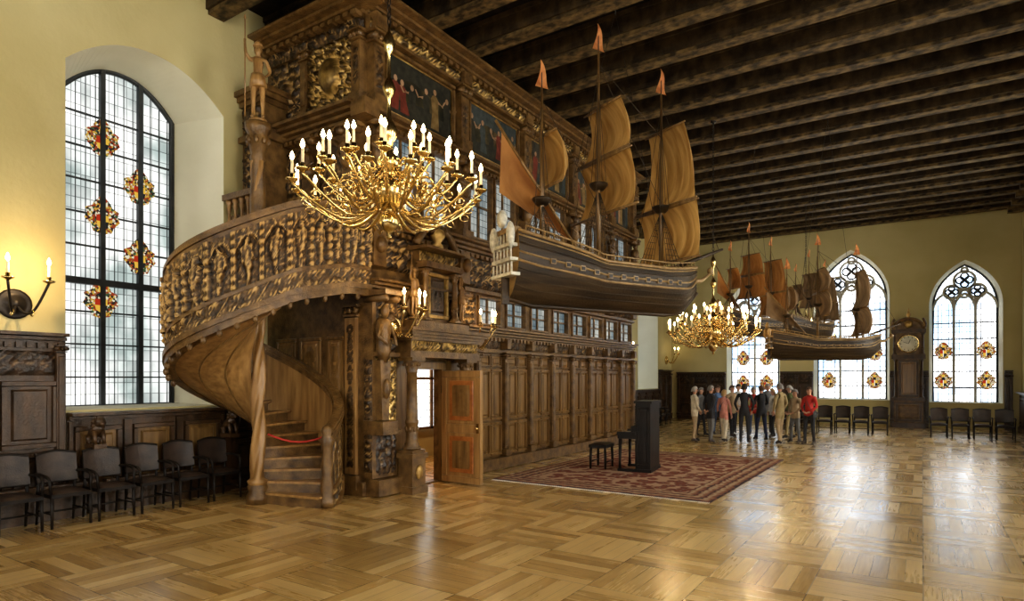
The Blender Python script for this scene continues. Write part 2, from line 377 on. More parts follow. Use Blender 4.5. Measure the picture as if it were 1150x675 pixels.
def column(mb,c,z0,z1,r,mat,n=18,flute=True):
    x,y=c;h=z1-z0
    mb.bx(x-r*1.6,x+r*1.6,y-r*1.6,y+r*1.6,z0,z0+r*.6,mat)
    P=[(r*1.5,r*.6),(r*1.5,r*1.0),(r*1.15,r*1.2),(r*1.3,r*1.5),(r,r*1.8),(r*1.0,h*.3),(r*1.12,h*.31),(r*1.12,h*.34),(r*.98,h*.35),(r*.85,h-r*2.6),(r*1.0,h-r*2.5),(r*.9,h-r*2.3),(r*1.35,h-r*.9),(r*1.5,h-r*.6)]
    mb.lathe(P,(x,y,z0),mat,n)
    mb.bx(x-r*1.6,x+r*1.6,y-r*1.6,y+r*1.6,z1-r*.6,z1,mat)
    for k in range(8):
        a=k*pi/4
        mb.sph((x+r*1.3*math.cos(a),y+r*1.3*math.sin(a),z1-r*1.2),r*.3,mat,6,5)
        mb.sph((x+r*1.0*math.cos(a+.4),y+r*1.0*math.sin(a+.4),z0+h*.25),(r*.28,r*.28,r*.5),mat,6,5)

# ------------------------------------------------------------------ arches / walls / windows
def arch_loop(kind,uc,w,zb,zs,zt,n=14):
    L=[(uc-w/2,zb),(uc+w/2,zb)]
    if kind=='seg':
        for i in range(2*n+1):
            x=1-i/n; L.append((uc+x*w/2,zs+(zt-zs)*(1-abs(x)**2.15)))
    else:
        k=(zt-zs)/(w*.866)
        for i in range(n+1):
            a=pi/3*i/n; L.append((uc-w/2+w*math.cos(a),zs+k*w*math.sin(a)))
        for i in range(n-1,-1,-1):
            a=pi/3*i/n; L.append((uc+w/2-w*math.cos(a),zs+k*w*math.sin(a)))
    return L
def arch_top(kind,uc,w,zs,zt,u):
    x=abs(u-uc)
    if kind=='seg': return zs+(zt-zs)*(1-min(1,2*x/w)**2.15)
    return zs+(zt-zs)/(.866*w)*math.sqrt(max(0,w*w-(x+w/2)**2))
def wall(name,F,u0,u1,z0,z1,holes,mat='plaster'):
    mb=MB()
    outer=[(u0,z0),(u1,z0),(u1,z1),(u0,z1)]
    pts=[Vector((a,b,0)) for a,b in outer]; loops=[pts]+[[Vector((a,b,0)) for a,b in h[0]] for h in holes]
    tr=tessellate_polygon(loops); fl=[p for l in loops for p in l]
    mb.add([F(p.x,p.y,0) for p in fl],tr,mat)
    for (lf,lb,dep,rm) in holes:
        k=len(lf)
        vs=[F(a,b,0) for a,b in lf]+[F(a,b,-dep) for a,b in lb]
        mb.add(vs,[(i,(i+1)%k,k+(i+1)%k,k+i) for i in range(k)],rm)
    return mb.obj(name,recalc=False)
def shield(mb,F,u,z,w,n):
    prof=[(-.52,.05),(-.46,.22),(-.30,.34),(-.10,.42),(.06,.46),(.20,.40),(.30,.30),(.40,.20),(.50,.16),(.58,.07)]
    k=len(prof); R=[];L_=[]
    for i,(zz,ww) in enumerate(prof):
        q=ww*(1+(.16 if i%2 else -.10))
        R.append((u+w*q,z+w*zz)); L_.append((u-w*q,z+w*zz))
    mb.poly([[F(a,b,n) for a,b in R+L_[::-1]]],'stained')
    s=w*.17; zc=z-w*.14
    for (a,b,c,d,m) in ((-1,0,0,1,'st_red'),(0,1,0,1,'st_gold')):
        mb.add([F(u+a*s,zc+c*s,n+.004),F(u+b*s,zc+c*s,n+.004),F(u+b*s,zc+d*s*1.1,n+.004),F(u+a*s,zc+d*s*1.1,n+.004)],[(0,1,2,3)],m)
    for sg,m in ((-1,'st_gold'),(1,'st_dark')):
        mb.add([F(u,zc,n+.004),F(u+sg*s,zc,n+.004),F(u+sg*s*.85,zc-s*.8,n+.004),F(u,zc-s*1.4,n+.004)],[(0,1,2,3)],m)
    mb.add([F(u-s*.12,zc-s*1.2,n+.006),F(u+s*.12,zc-s*1.2,n+.006),F(u+s*.12,zc+s*1.1,n+.006),F(u-s*.12,zc+s*1.1,n+.006)],[(0,1,2,3)],'st_white')
    for (dz,r,m) in ((.16,.085,'st_dark'),(.32,.09,'st_gold'),(.46,.05,'st_red')):
        mb.add([F(u+w*r*math.cos(i*pi/5),z+w*dz+w*r*math.sin(i*pi/5),n+.006+dz*.01) for i in range(10)],[tuple(range(10))],m)
wcount=[0]
def window(F,kind,uc,w,zb,zs,zt,dep,glass,style,shields=(),framemat='lead'):
    wcount[0]+=1; mb=MB()
    L=arch_loop(kind,uc,w,zb,zs,zt); n=-dep+.03
    mb.poly([[F(a,b,n) for a,b in L]],glass)
    fm=framemat
    mb.tube([F(a,b,n+.03) for a,b in L],.05,fm,6,closed=True)
    T=lambda u:arch_top(kind,uc,w,zs,zt,u)
    if style=='casement':
        for i,t in enumerate((.34,.68)):
            u=uc-w/2+w*t; mb.fb(F,u-.035,u+.035,zb,T(u)-.02,n,n+.09,fm)
        for i in range(12):
            u=uc-w/2+w*(i+.5)/12
            mb.fb(F,u-.004,u+.004,zb,T(u)-.02,n,n+.02,fm)
        for k,zz in enumerate((zb+(zs-zb)*.40,)):
            mb.fb(F,uc-w/2,uc+w/2,zz-.05,zz+.05,n,n+.11,fm)
        zz=zb+.45
        while zz<zs: mb.fb(F,uc-w/2,uc+w/2,zz-.012,zz+.012,n,n+.04,fm); zz+=.52
    else:
        lt=w/3 if style==3 else w/2
        nl=3 if style==3 else 2
        sp=zs-.05
        for k in range(1,nl):
            u=uc-w/2+k*lt; mb.fb(F,u-.05,u+.05,zb,sp+.35,n,n+.12,'stone',ins=.02)
        for k in range(nl):
            l2=arch_loop('pt',uc-w/2+(k+.5)*lt,lt,zb,sp-.1,sp+lt*.75,8)[2:]
            mb.tube([F(a,b,n+.05) for a,b in l2],.05,'stone',6)
        def ring(u,z,r,q=True):
            mb.tube([F(u+r*math.cos(a*pi/10),z+r*math.sin(a*pi/10),n+.05) for a in range(20)],.045,'stone',6,closed=True)
            if q:
                for m in range(4):
                    a=m*pi/2; rr=r*.42
                    mb.tube([F(u+rr*math.cos(a)+rr*.9*math.cos(b*pi/5),z+rr*math.sin(a)+rr*.9*math.sin(b*pi/5),n+.05) for b in range(10)],.032,'lead',5,closed=True)
        H=zt-zs
        if nl==3:
            ring(uc,zs+H*.62,w*.17); ring(uc-w*.2,zs+H*.34,w*.13); ring(uc+w*.2,zs+H*.34,w*.13)
            ring(uc,zs+H*.28,w*.07,False); ring(uc,zs+H*.86,w*.05,False)
        else:
            ring(uc,zs+H*.55,w*.2); ring(uc-w*.22,zs+H*.25,w*.11,False); ring(uc+w*.22,zs+H*.25,w*.11,False)
        zz=zb+.55
        while zz<sp: mb.fb(F,uc-w/2,uc+w/2,zz-.022,zz+.022,n,n+.05,fm); zz+=.62
        for k in range(nl*2):
            u=uc-w/2+(k+.5)*w/(nl*2); mb.fb(F,u-.012,u+.012,zb,sp+.1,n,n+.03,fm)
    for (u,z,s) in shields: shield(mb,F,u,z,s,n+.055)
    mb.fb(F,uc-w/2-.05,uc+w/2+.05,zb-.06,zb,n,n+.2,'stone')
    return mb.obj('window_%d'%wcount[0])

def seg_hole(uc,w,zb,zs,zt,dep,splay):
    return (arch_loop('seg',uc,w,zb,zs,zt),arch_loop('seg',uc,w-2*splay,zb+.02,zs+.0,zt-.05),dep,'plaster_lit_reveal')
def pt_hole(uc,w,zb,zs,zt,dep,splay):
    return (arch_loop('pt',uc,w,zb,zs,zt),arch_loop('pt',uc,w-2*splay,zb+.02,zs,zt-splay),dep,'plaster_lit_reveal')

lw=[5.02,-2.6,20.3,26.0]
wall('wall_left',FL,YN,YF,0,ZC,[seg_hole(c,2.36,1.45,6.38,6.95,1.1,.33) for c in lw])
sh=[(4.75,5.75,.54),(5.32,5.10,.54),(4.75,4.50,.54),(5.32,3.93,.54),(4.73,3.15,.54)]
window(FL,'seg',5.02,1.70,1.47,6.38,6.90,1.1,'glass_leaded','casement',sh)
for c in lw[1:]: window(FL,'seg',c,1.70,1.47,6.38,6.90,1.1,'glass_far','casement',[])
rw=[-5.5,0,5.5,11,16.5,22]
wall('wall_right',FR,YN,YF,0,ZC,[seg_hole(c,2.5,1.45,6.1,6.85,1.0,.3) for c in rw])
for c in rw: window(FR,'seg',c,1.9,1.47,6.1,6.8,1.0,'glass_side','casement',[])
fw=[(1.34,2.0,.98,4.7,6.25,3),(-2.47,2.5,1.03,5.2,7.05,3),(-6.3,2.0,.98,4.7,6.25,2)]
wall('wall_far',FF,XL,XR,0,ZC,[pt_hole(a,b+.25,c,d,e+.12,.5,.13) for a,b,c,d,e,f in fw])
for a,b,c,d,e,f in fw:
    nl=3 if f==3 else 2; ss=[]
    for zz in (1.8,2.95) if f==3 else (1.7,2.8):
        for k in range(nl):
            if (k!=1 or nl==2): ss.append((a-b/2+(k+.5)*b/nl,zz,.62))
    window(FF,'pt',a,b,c+.02,d,e,.5,'glass_far',f,ss)
fill_nw=[-7.5,-3.5,.5]  # unseen glowing windows added behind the camera to brighten gallery end and chairs
wall('wall_near',FN,XL,XR,0,ZC,[pt_hole(c,2.5,2.5,5.2,7.0,.5,.13) for c in fill_nw])
for c in fill_nw: window(FN,'pt',c,2.24,2.52,5.2,6.87,.5,'glass_side',3,[])

mb=MB(); mb.bx(XL-.05,XR+.05,YN-.05,YF+.05,-.1,0,'parquet'); mb.obj('floor')
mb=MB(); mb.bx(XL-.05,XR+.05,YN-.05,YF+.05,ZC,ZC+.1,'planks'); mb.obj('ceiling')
mb=MB()
yb=YN+.5; BEAMS=[]
while yb<YF-.2:
    BEAMS.append(yb)
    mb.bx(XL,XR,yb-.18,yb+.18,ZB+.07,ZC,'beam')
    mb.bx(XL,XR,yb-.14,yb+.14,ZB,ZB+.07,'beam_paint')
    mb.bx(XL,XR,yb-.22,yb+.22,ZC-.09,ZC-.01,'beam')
    for xe,sg in ((XL,1),(XR,-1)):
        if xe==XL and yb<BY1+.3: continue
        mb.bx(min(xe,xe+sg*.45),max(xe,xe+sg*.45),yb-.13,yb+.13,ZB-.16,ZB,'beam_paint')
    yb+=1.12
mb.obj('ceiling_beams')
def ceilz(y): return ZB if min(abs(y-b) for b in BEAMS)<.17 else (ZC-.09 if min(abs(y-b) for b in BEAMS)<.23 else ZC)

def wainscot(name,F,u0,u1,h,bay=.85,n=.14,mat='wood_dark',pm='wood_dark',cap=True,seed=3.):
    mb=MB(); k=max(1,round((u1-u0)/bay)); b=(u1-u0)/k
    mb.fb(F,u0,u1,0,h-.1,0,.05,mat); mb.fb(F,u0,u1,0,.18,0,n,mat,ins=.01)
    for i in range(k):
        a=u0+i*b
        if h>1.8:
            panel(mb,F,a+.1,a+b-.1,.22,h*.36,.05,mat,pm)
            panel(mb,F,a+.1,a+b-.1,h*.38,h*.74,.05,mat,pm)
            relief(mb,F,a+.1,a+b-.1,h*.77,h*.90,.05,.05,'wood_dark',seed+i,9,.04)
        else:
            panel(mb,F,a+.08,a+b-.08,.22,h-.2,.05,mat,pm)
    for i in range(k+1):
        u=u0+i*b
        if h>1.8: pilaster(mb,F,u if 0<i<k else (u+.07 if i==0 else u-.07),.18,h-.16,.13,n*.8,mat)
        else: mb.fb(F,max(u0,u-.06),min(u1,u+.06),.18,h-.12,0,n*.7,mat,ins=.01)
    cornice(mb,F,u0,u1,h-.16,h,n*1.5,mat,3,ends=False,dent=.12 if h>1.8 else 0)
    return mb.obj(name)
wainscot('wainscot_left_front',FL,YN+.25,3.82,2.52)
wainscot('wainscot_window',FL,3.84,6.18,1.42,.8,mat='wood_dark',pm='wood_panel')
wainscot('wainscot_stair',FL,6.22,BY-.04,2.4,.8)
wainscot('wainscot_left_back',FL,BY1+.3,24.8,1.42)
wainscot('wainscot_left_corner',FL,27.25,YF-.25,2.3)
wainscot('wainscot_under_window',FL,24.82,27.23,1.42)
wainscot('wainscot_far',FF,-9.7,-7.45,2.2)
wainscot('wainscot_far',FF,-5.15,-3.86,2.2)
wainscot('wainscot_far',FF,-1.08,.2,2.2)
wainscot('wainscot_far',FF,2.5,XR-.25,2.2,.5)
wainscot('wainscot_right',FR,YN+.25,YF-.25,1.42,1.5)
wainscot('wainscot_near',FN,XL+.3,XR-.3,2.3,1.2)

# ------------------------------------------------------------------ gallery
mb=MB(); W='wood_carved'; Pn='wood_panel'
DY0,DY1,DZ=7.95,8.85,2.06
def wallp(F,u0,u1,z0,z1,holes,mat,th=.12):
    loops=[[(u0,z0),(u1,z0),(u1,z1),(u0,z1)]]+holes
    vl=[[Vector((a,b,0)) for a,b in l] for l in loops]
    tr=tessellate_polygon(vl); fl=[p for l in vl for p in l]
    mb.add([F(p.x,p.y,0) for p in fl],tr,mat); mb.add([F(p.x,p.y,-th) for p in fl],tr,mat)
    for l in holes:
        k=len(l); mb.add([F(a,b,0) for a,b in l]+[F(a,b,-th) for a,b in l],[(i,(i+1)%k,k+(i+1)%k,k+i) for i in range(k)],mat)
R4=lambda a,b,c,d:[(a,c),(b,c),(b,d),(a,d)]
piers=[7.2,9.45,11.7,13.95,16.2,17.85]
holes=[R4(DY0,DY1,.02,DZ)]
bays=[9.95+i*1.0 for i in range(9)]; bays[-1]=BY1
small=[]
for i in range(8):
    small.append((bays[i]+.14,bays[i+1]-.14,3.02,3.52))
upper=[]
for i in range(5):
    a,b=piers[i]+.26,piers[i+1]-.26; m=(a+b)/2
    upper+= [(a+.08,m-.08,4.72,6.0),(m+.08,b-.08,4.72,6.0)] if b-a>1.3 else [(a+.05,b-.05,4.72,6.0)]
holes+= [R4(*h) for h in small]+[R4(*h) for h in upper]
ZG=ZB-.02
wallp(FB,BY,BY1,0,ZG,holes,'wood_trim')
for (a,b,c,d) in small+upper:
    mb.add([FB(a,c,-.08),FB(b,c,-.08),FB(b,d,-.08),FB(a,d,-.08)],[(0,1,2,3)],'glass_upper')
    mb.fb(FB,(a+b)/2-.02,(a+b)/2+.02,c,d,-.07,-.03,W)
    mb.fb(FB,a,b,(c+d)/2-.015,(c+d)/2+.015,-.07,-.03,W)
    for (p,q,r,s) in ((a-.05,a,c-.05,d+.05),(b,b+.05,c-.05,d+.05),(a,b,c-.05,c),(a,b,d,d+.05)):
        mb.fb(FB,p,q,r,s,0,.04,W,ins=.006)
wallp(FE,XL+.02,BX,0,ZG,[],'wood_trim',.1)
mb.bx(XL+.02,BX,BY1-.1,BY1,0,ZG,W)
mb.bx(XL+.02,BX-.13,BY+.11,BY1-.11,2.86,2.96,'wood_light')
mb.bx(XL+.02,BX,BY+.11,BY1-.11,ZG-.08,ZG,'wood_dark')
mb.bx(XL+.02,XL+.05,BY+.12,BY1-.12,.9,2.85,'wood_inlay')
mb.add([(XL+.07,10.7,.75),(XL+.07,12.3,.75),(XL+.07,12.3,2.5),(XL+.07,10.7,2.5)],[(0,1,2,3)],'glass_inner')
for yy in (10.7,11.5,12.3): mb.bx(XL+.05,XL+.12,yy-.04,yy+.04,.7,2.55,W)
for zz in (.72,1.9,2.52): mb.bx(XL+.05,XL+.12,10.7,12.3,zz-.03,zz+.03,W)
cornice(mb,FB,9.5,BY1,2.72,2.94,.22,W,4,ends=False,dent=.14)
mb.fb(FB,9.5,BY1,0,.26,0,.12,W,ins=.015)
mb.fb(FB,9.5,BY1,2.42,2.5,0,.07,W,ins=.01)
for i in range(8):
    a,b=bays[i],bays[i+1]; m=(a+b)/2
    for (p,q) in ((a+.1,m-.01),(m+.01,b-.1)):
        panel(mb,FB,p,q,.3,1.0,.01,Pn,Pn,.06,.05)
        panel(mb,FB,p,q,1.04,2.1,.01,Pn,Pn,.06,.05)
        panel(mb,FB,p,q,2.13,2.4,.01,W,Pn,.04,.04)
        relief(mb,FB,p,q,2.51,2.71,.01,.06,W,i*2.+p,11,.035)
for i in range(9):
    u=bays[i] if i<8 else BY1-.1
    pilaster(mb,FB,u,.26,2.45,.17,.12,W,W)
    mb.fb(FB,u-.08,u+.08,2.5,2.74,0,.17,W,ins=.02)
panel(mb,FB,9.52,9.85,.3,2.4,.01,Pn,Pn,.06,.05)
mb.fb(FB,9.5,BY1,3.58,3.68,0,.1,W,ins=.02)
relief(mb,FB,BY,BY1,3.70,4.32,.01,.14,W,4.4,7,.04,fu=10)
cornice(mb,FB,BY,BY1,4.32,4.56,.32,W,4,ends=False,dent=.16)
for i in range(6):
    herm(mb,FB,piers[i],4.58,6.1,.3,.2,W)
    mb.fb(FB,piers[i]-.17,piers[i]+.17,3.68,4.34,0,.17,W,ins=.03)
    mb.sph(FB(piers[i],4.05,.2),(.1,.1,.14),W,8,6)
cornice(mb,FB,BY,BY1,6.06,6.22,.24,W,3,ends=False,dent=.13)
for i in range(6):
    pilaster(mb,FB,piers[i],6.22,7.48,.26,.16,W)
    mb.fb(FB,piers[i]-.15,piers[i]+.15,7.46,7.74,0,.24,W,ins=.03)
relief(mb,FB,BY,BY1,7.5,7.74,.1,.12,'gilt',8.1,10,.04,fu=22)
mb.fb(FB,BY,BY1,7.44,7.51,0,.16,W,ins=.01)
cornice(mb,FB,BY,BY1,7.74,ZG,.45,W,4,ends=False,dent=.18)
def E(z0,z1,n,k=3,dent=0): cornice(mb,FE,XL+.02,BX,z0,z1,n,W,k,ends=False,dent=dent)
mb.fb(FE,XL+.2,BX,0,.24,0,.06,W,ins=.01)
for (a,b) in ((-9.7,-9.15),(-9.05,-8.5),(-8.35,-7.95)):
    panel(mb,FE,a,b,.3,1.2,.005,Pn,Pn,.06,.035); panel(mb,FE,a,b,1.25,2.6,.005,Pn,'wood_light',.06,.035)
    relief(mb,FE,a+.1,b-.1,1.4,2.45,.03,.03,Pn,a,9,.035)
pilaster(mb,FE,-7.75,.1,3.1,.26,.06,W,'wood_light')
E(3.3,3.5,.05)
E(4.35,4.55,.18,3,.14)
relief(mb,FE,XL+.1,BX,3.6,4.3,.01,.07,W,2.2,7,.04)
herm(mb,FE,-7.72,4.56,6.0,.34,.16,W); herm(mb,FE,-8.75,4.56,6.0,.3,.14,W); herm(mb,FE,-9.6,4.56,6.0,.3,.14,W)
dl=arch_loop('seg',-8.22,.62,4.56,5.5,5.82)
mb.poly([[FE(a,b,.012) for a,b in dl]],'wood_dark')
mb.tube([FE(a,b,.03) for a,b in dl],.045,W,6,closed=True)
relief(mb,FE,-8.5,-7.95,4.7,5.5,.02,.05,W,12.3,8,.035)
relief(mb,FE,-9.45,-8.9,4.7,5.9,.01,.07,W,13.3,8,.035)
E(5.98,6.28,.36,5,.13)
relief(mb,FE,-8.75,-7.62,6.32,7.48,.01,.18,'gilt',6.6,6,.03,shield=.3)
relief(mb,FE,XL+.15,-8.9,6.32,7.48,.01,.12,W,5.6,6,.035,shield=.2)
pilaster(mb,FE,-7.56,6.28,7.48,.22,.12,W); pilaster(mb,FE,-8.83,6.28,7.48,.2,.12,W)
relief(mb,FE,XL+.1,BX,7.5,7.74,.04,.10,W,8.1,10,.04,fu=5)
E(7.74,ZG,.42,4,.18)
for (z0,z1,n) in ((4.35,4.56,.24),(6.0,6.25,.3),(7.8,ZG,.4)):
    mb.bx(BX-.02,BX+n,BY-n,BY+.02,z0,z1,W)
mb.fb(FB,BY,7.62,0,.3,0,.28,W,ins=.02)
mb.fb(FB,BY+.02,7.6,.3,3.3,0,.16,W)
relief(mb,FB,BY+.05,7.57,.34,1.0,.165,.07,'wood_dark',1.2,8,.03)
relief(mb,FB,BY+.05,7.57,1.05,2.25,.165,.10,'gilt',3.2,7,.028)
relief(mb,FB,BY+.05,7.57,2.32,3.25,.165,.12,W,5.2,7,.03,shield=.22)
mb.fb(FB,BY,7.62,1.0,1.06,0,.26,W); mb.fb(FB,BY,7.62,2.24,2.33,0,.27,W,ins=.01)
mb.fb(FE,BX-.02,BX+.17,.3,3.3,-.5,.02,W)
relief(mb,FE,BX-.02,BX+.17,.4,2.2,.022,.05,W,17.2,9,.025)
cornice(mb,FB,BY,9.5,3.3,3.5,.3,W,4,ends=False,dent=.12)
herm(mb,FB,BY+.12,1.0,3.3,.3,.36,W)
PX=BX+.34
for yy in (7.76,9.22):
    mb.bx(PX-.19,PX+.19,yy-.19,yy+.19,0,.12,W); mb.bx(PX-.16,PX+.16,yy-.16,yy+.16,.12,.58,W); mb.bx(PX-.19,PX+.19,yy-.19,yy+.19,.58,.66,W)
    column(mb,(PX,yy),.66,2.25,.10,W)
    mb.fb(FB,yy-.15,yy+.15,.1,2.25,0,.1,Pn,ins=.02)
    mb.sph((PX+.17,yy,.35),(.03,.09,.12),'gilt',8,6)
for (a,b) in ((DY0-.1,DY0),(DY1,DY1+.1)): mb.fb(FB,a,b,0,DZ+.1,0,.07,Pn,ins=.01)
mb.fb(FB,DY0-.1,DY1+.1,DZ,DZ+.14,0,.08,Pn,ins=.01)
mb.bx(BX,PX+.17,7.55,9.43,2.25,2.35,W)
relief(mb,lambda u,z,n:(PX+.15+n,u,z),7.6,9.38,2.36,2.52,0,.06,'gilt',7.7,12,.03)
mb.bx(BX,PX+.15,7.58,9.40,2.35,2.53,W)
for i in range(4): mb.bx(BX,PX+.2+.045*i,7.54-.04*i,9.44+.04*i,2.53+.05*i,2.585+.05*i,W)
A=lambda u,z,n:(BX+.12+n,u,z)
mb.fb(A,7.75,9.25,2.74,2.9,-.1,.3,W,ins=.02)
mb.fb(A,8.15,8.85,2.9,3.9,-.1,.12,W)
panel(mb,A,8.22,8.78,2.95,3.75,.12,'gilt','wood_dark',.07,.06)
relief(mb,A,8.33,8.67,3.08,3.62,.14,.06,'wood_dark',3.9,8,.03)
for yy in (8.1,8.9):
    column(mb,(BX+.34,yy),2.9,3.78,.055,W,12)
for sg in (-1,1):
    pts=[]
    for i in range(22):
        t=i/21; a=t*3.3*pi; r=.20*(1-t*.85)
        pts.append(A(8.5+sg*(.62+r*math.cos(a)),3.15+r*math.sin(a)*1.2,.1))
    mb.tube(pts,[.05]*22,W,7)
    pts=[A(8.5+sg*(.60-.12*t),3.4+.5*t+.08*math.sin(t*6),.1) for t in [k/8 for k in range(9)]]
    mb.tube(pts,.045,W,7)
mb.fb(A,7.98,9.02,3.78,3.92,-.1,.34,W,ins=.02)
relief(mb,A,8.02,8.98,3.92,4.1,.16,.05,'gilt',9.,11,.03); mb.fb(A,8.02,8.98,3.92,4.1,-.1,.16,W)
mb.fb(A,7.95,9.05,4.1,4.18,-.1,.38,W,ins=.02)
for sg in (-1,1):
    pts=[A(8.5+sg*(.55-.4*t),4.2+.32*math.sin(t*pi*.55),.14) for t in [k/8 for k in range(9)]]
    mb.tube(pts,[.07]*8+[.1],W,8)
mb.lathe([(.02,0),(.12,.04),(.06,.12),(.14,.22),(.12,.32),(.04,.38),(.05,.44),(.01,.5)],A(8.5,4.18,.15),'gilt',12)
relief(mb,FB,7.62,8.12,2.78,3.28,.06,.10,W,31.,7,.03); relief(mb,FB,8.9,9.5,2.78,3.28,.06,.10,W,32.,7,.03)
relief(mb,FB,9.45,9.95,2.95,3.6,.02,.1,W,33.,7,.03)
mb.bx(XL+.02,XL+.85,6.32,BY,4.0,4.15,W)
mb.bx(XL+.02,XL+.62,6.55,BY-.01,4.15,6.85,W)
PZ=lambda u,z,n:(XL+.05+u,6.55-n,z)
relief(mb,PZ,.02,.55,5.1,6.0,.0,.10,W,21.,7,.03)
relief(mb,PZ,.02,.55,6.1,6.6,.0,.12,W,22.,7,.03,shield=.18)
mb.bx(XL+.02,XL+.70,6.46,BY-.01,6.0,6.1,W)
for i in range(3): mb.bx(XL+.02,XL+.66+.06*i,6.48-.05*i,BY-.01,6.62+.08*i,6.71+.08*i,W)
herm(mb,PZ,.5,4.3,6.0,.2,.12,W)
mb.obj('carved_wood_gallery')

def baluster(mb,x,y,z,h,mat,r=.05):
    mb.lathe([(r,0),(r,.05*h),(r*.5,.1*h),(r*.9,.25*h),(r*1.1,.35*h),(r*.5,.6*h),(r*.4,.75*h),(r*.8,.85*h),(r*.5,.9*h),(r,.95*h),(r,h)],(x,y,z),mat,10)
mb=MB()
mb.bx(XL+.03,XL+.95,6.16,6.30,4.02,4.16,W); mb.bx(XL+.03,XL+.95,6.15,6.31,4.92,5.02,W)
for i in range(5):
    baluster(mb,XL+.12+i*.18,6.23,4.16,.76,'wood_light',.055)
    mb.tube([(XL+.12+(i+.5)*.18+.06*math.cos(a*pi/5),6.23,4.5+.16*math.sin(a*pi/5)) for a in range(10)],.018,W,6,closed=True)
mb.bx(XL+.86,XL+.98,6.14,6.32,3.9,5.08,W)
mb.obj('balcony_balustrade')

for i in range(5):
    a,b=piers[i]+.2,piers[i+1]-.2
    mb=MB(); n=.02; zt=7.42
    mb.fb(FB,a,b,6.27,zt-.02,n-.015,n+.02,'canvas_%d'%i)
    lay=.0215
    def flat(pts,m):
        global lay
        lay+=.0004; mb.add([FB(u,z,n+lay) for u,z in pts],[tuple(range(len(pts)))],m)
    aa,bb=a+.1,b-.1
    flat([(aa,6.9),(aa,7.3),(bb,7.3),(bb,7.0),(bb-.5,6.95),(aa+.6,7.05)],'pt_blue' if i%2 else 'pt_dark')
    flat([(aa,6.36),(bb,6.36),(bb,6.62),((aa+bb)/2,6.70),(aa,6.58)],'pt_dark')
    nf=6
    for k in range(nf):
        u=aa+.15+(bb-aa-.3)*k/(nf-1)+random.uniform(-.05,.05); h=random.uniform(.55,.78); z0=6.4+random.uniform(0,.06); c=random.choice(['pt_red','pt_ochre','pt_blue','pt_flesh','pt_dark'])
        ln=random.uniform(-.08,.08)
        flat([(u-.11,z0),(u+.12,z0),(u+.09+ln,z0+h*.45),(u+.10+ln,z0+h*.74),(u+.03+ln,z0+h*.82),(u-.05+ln,z0+h*.82),(u-.11+ln,z0+h*.72),(u-.07+ln*.6,z0+h*.4)],c)
        flat([(u+ln+.045*math.cos(q*pi/5),z0+h*.90+.055*math.sin(q*pi/5)) for q in range(10)],'pt_flesh')
        sg=random.choice([-1,1])
        flat([(u+ln+sg*.08,z0+h*.74),(u+ln+sg*.22,z0+h*.62),(u+ln+sg*.30,z0+h*.80),(u+ln+sg*.27,z0+h*.81),(u+ln+sg*.2,z0+h*.67),(u+ln+sg*.09,z0+h*.66)],'pt_flesh')
    for (p,q,r,s) in ((a,b,6.25,6.34),(a,b,zt-.09,zt),(a,a+.09,6.34,zt-.09),(b-.09,b,6.34,zt-.09)):
        mb.fb(FB,p,q,r,s,n,n+.08,'wood_carved',ins=.02)
    mb.tube([FB(p,q,n+.035) for p,q in ((a+.1,6.35),(b-.1,6.35),(b-.1,zt-.1),(a+.1,zt-.1))],.016,'gilt',5,closed=True)
    mb.obj('painting')
mb=MB(); FD=lambda u,z,n:(u,DY1+.0-n,z)
mb.bx(BX+.09,BX+.97,DY1-.0,DY1+.055,.02,2.04,'wood_light')
x0,x1=BX+.09,BX+.97
for (p,q,r,s) in ((x0,x1,.02,.14),(x0,x1,1.92,2.04),(x0,x0+.11,.14,1.92),(x1-.11,x1,.14,1.92),(x0+.11,x1-.11,.92,1.08)):
    mb.fb(FD,p,q,r,s,0,.022,'wood_light',ins=.006)
for (r,s) in ((.2,.86),(1.14,1.86)):
    mb.fb(FD,x0+.17,x1-.17,r,s,0,.015,'wood_inlay',ins=.01)
    relief(mb,FD,x0+.24,x1-.24,r+.08,s-.08,.015,.018,'wood_panel',r*5,9,.03)
mb.sph((x1-.06,DY1-.05,1.02),.03,'brass'); mb.cyl((x1-.06,DY1,1.02),(x1-.06,DY1-.05,1.02),.012,.012,'brass')
mb.fb(FD,x1-.085,x1-.035,.93,1.1,.02,.03,'brass')
for zz in (.35,1.7): mb.cyl((x0-.01,DY1,zz-.07),(x0-.01,DY1,zz+.07),.015,.015,'iron')
mb.obj('door_1')

# ------------------------------------------------------------------ spiral staircase
CX,CY=-8.45,5.80
KEY=[(-20,0),(90,1.22),(180,2.12),(270,2.82),(330,3.42),(420,3.45)]
def zph(p):
    for (a,za),(b,zb) in zip(KEY,KEY[1:]):
        if p<=b: return za+(zb-za)*(p-a)/(b-a)
    return KEY[-1][1]
def zs(p): return sum(zph(p+k*9) for k in (-2,-1,0,1,2))/5
def P(ph,r,z):
    a=math.radians(ph)+TH
    return Vector((CX+r*math.cos(a),CY+r*math.sin(a),z))
RO=1.2
path=[]
p=-14
while p<=320:
    a=math.radians(p)+TH
    path.append((Vector((CX+RO*math.cos(a),CY+RO*math.sin(a),0)),Vector((math.cos(a),math.sin(a),0)),max(.02,zs(p)),p)); p+=1.5
e=path[-1]; tgt=Vector((BX+.1,BY-.02,0))
for k in range(1,30):
    t=k/29; pt=e[0].lerp(tgt,t); nrm=e[1].lerp(Vector((1,0,0)),min(1,t*2)).normalized()
    path.append((pt,nrm,e[2]+(3.5-e[2])*min(1,t*1.5),320+t*40))
S=[0]
for i in range(1,len(path)): S.append(S[-1]+(path[i][0]-path[i-1][0]).length)
mb=MB()
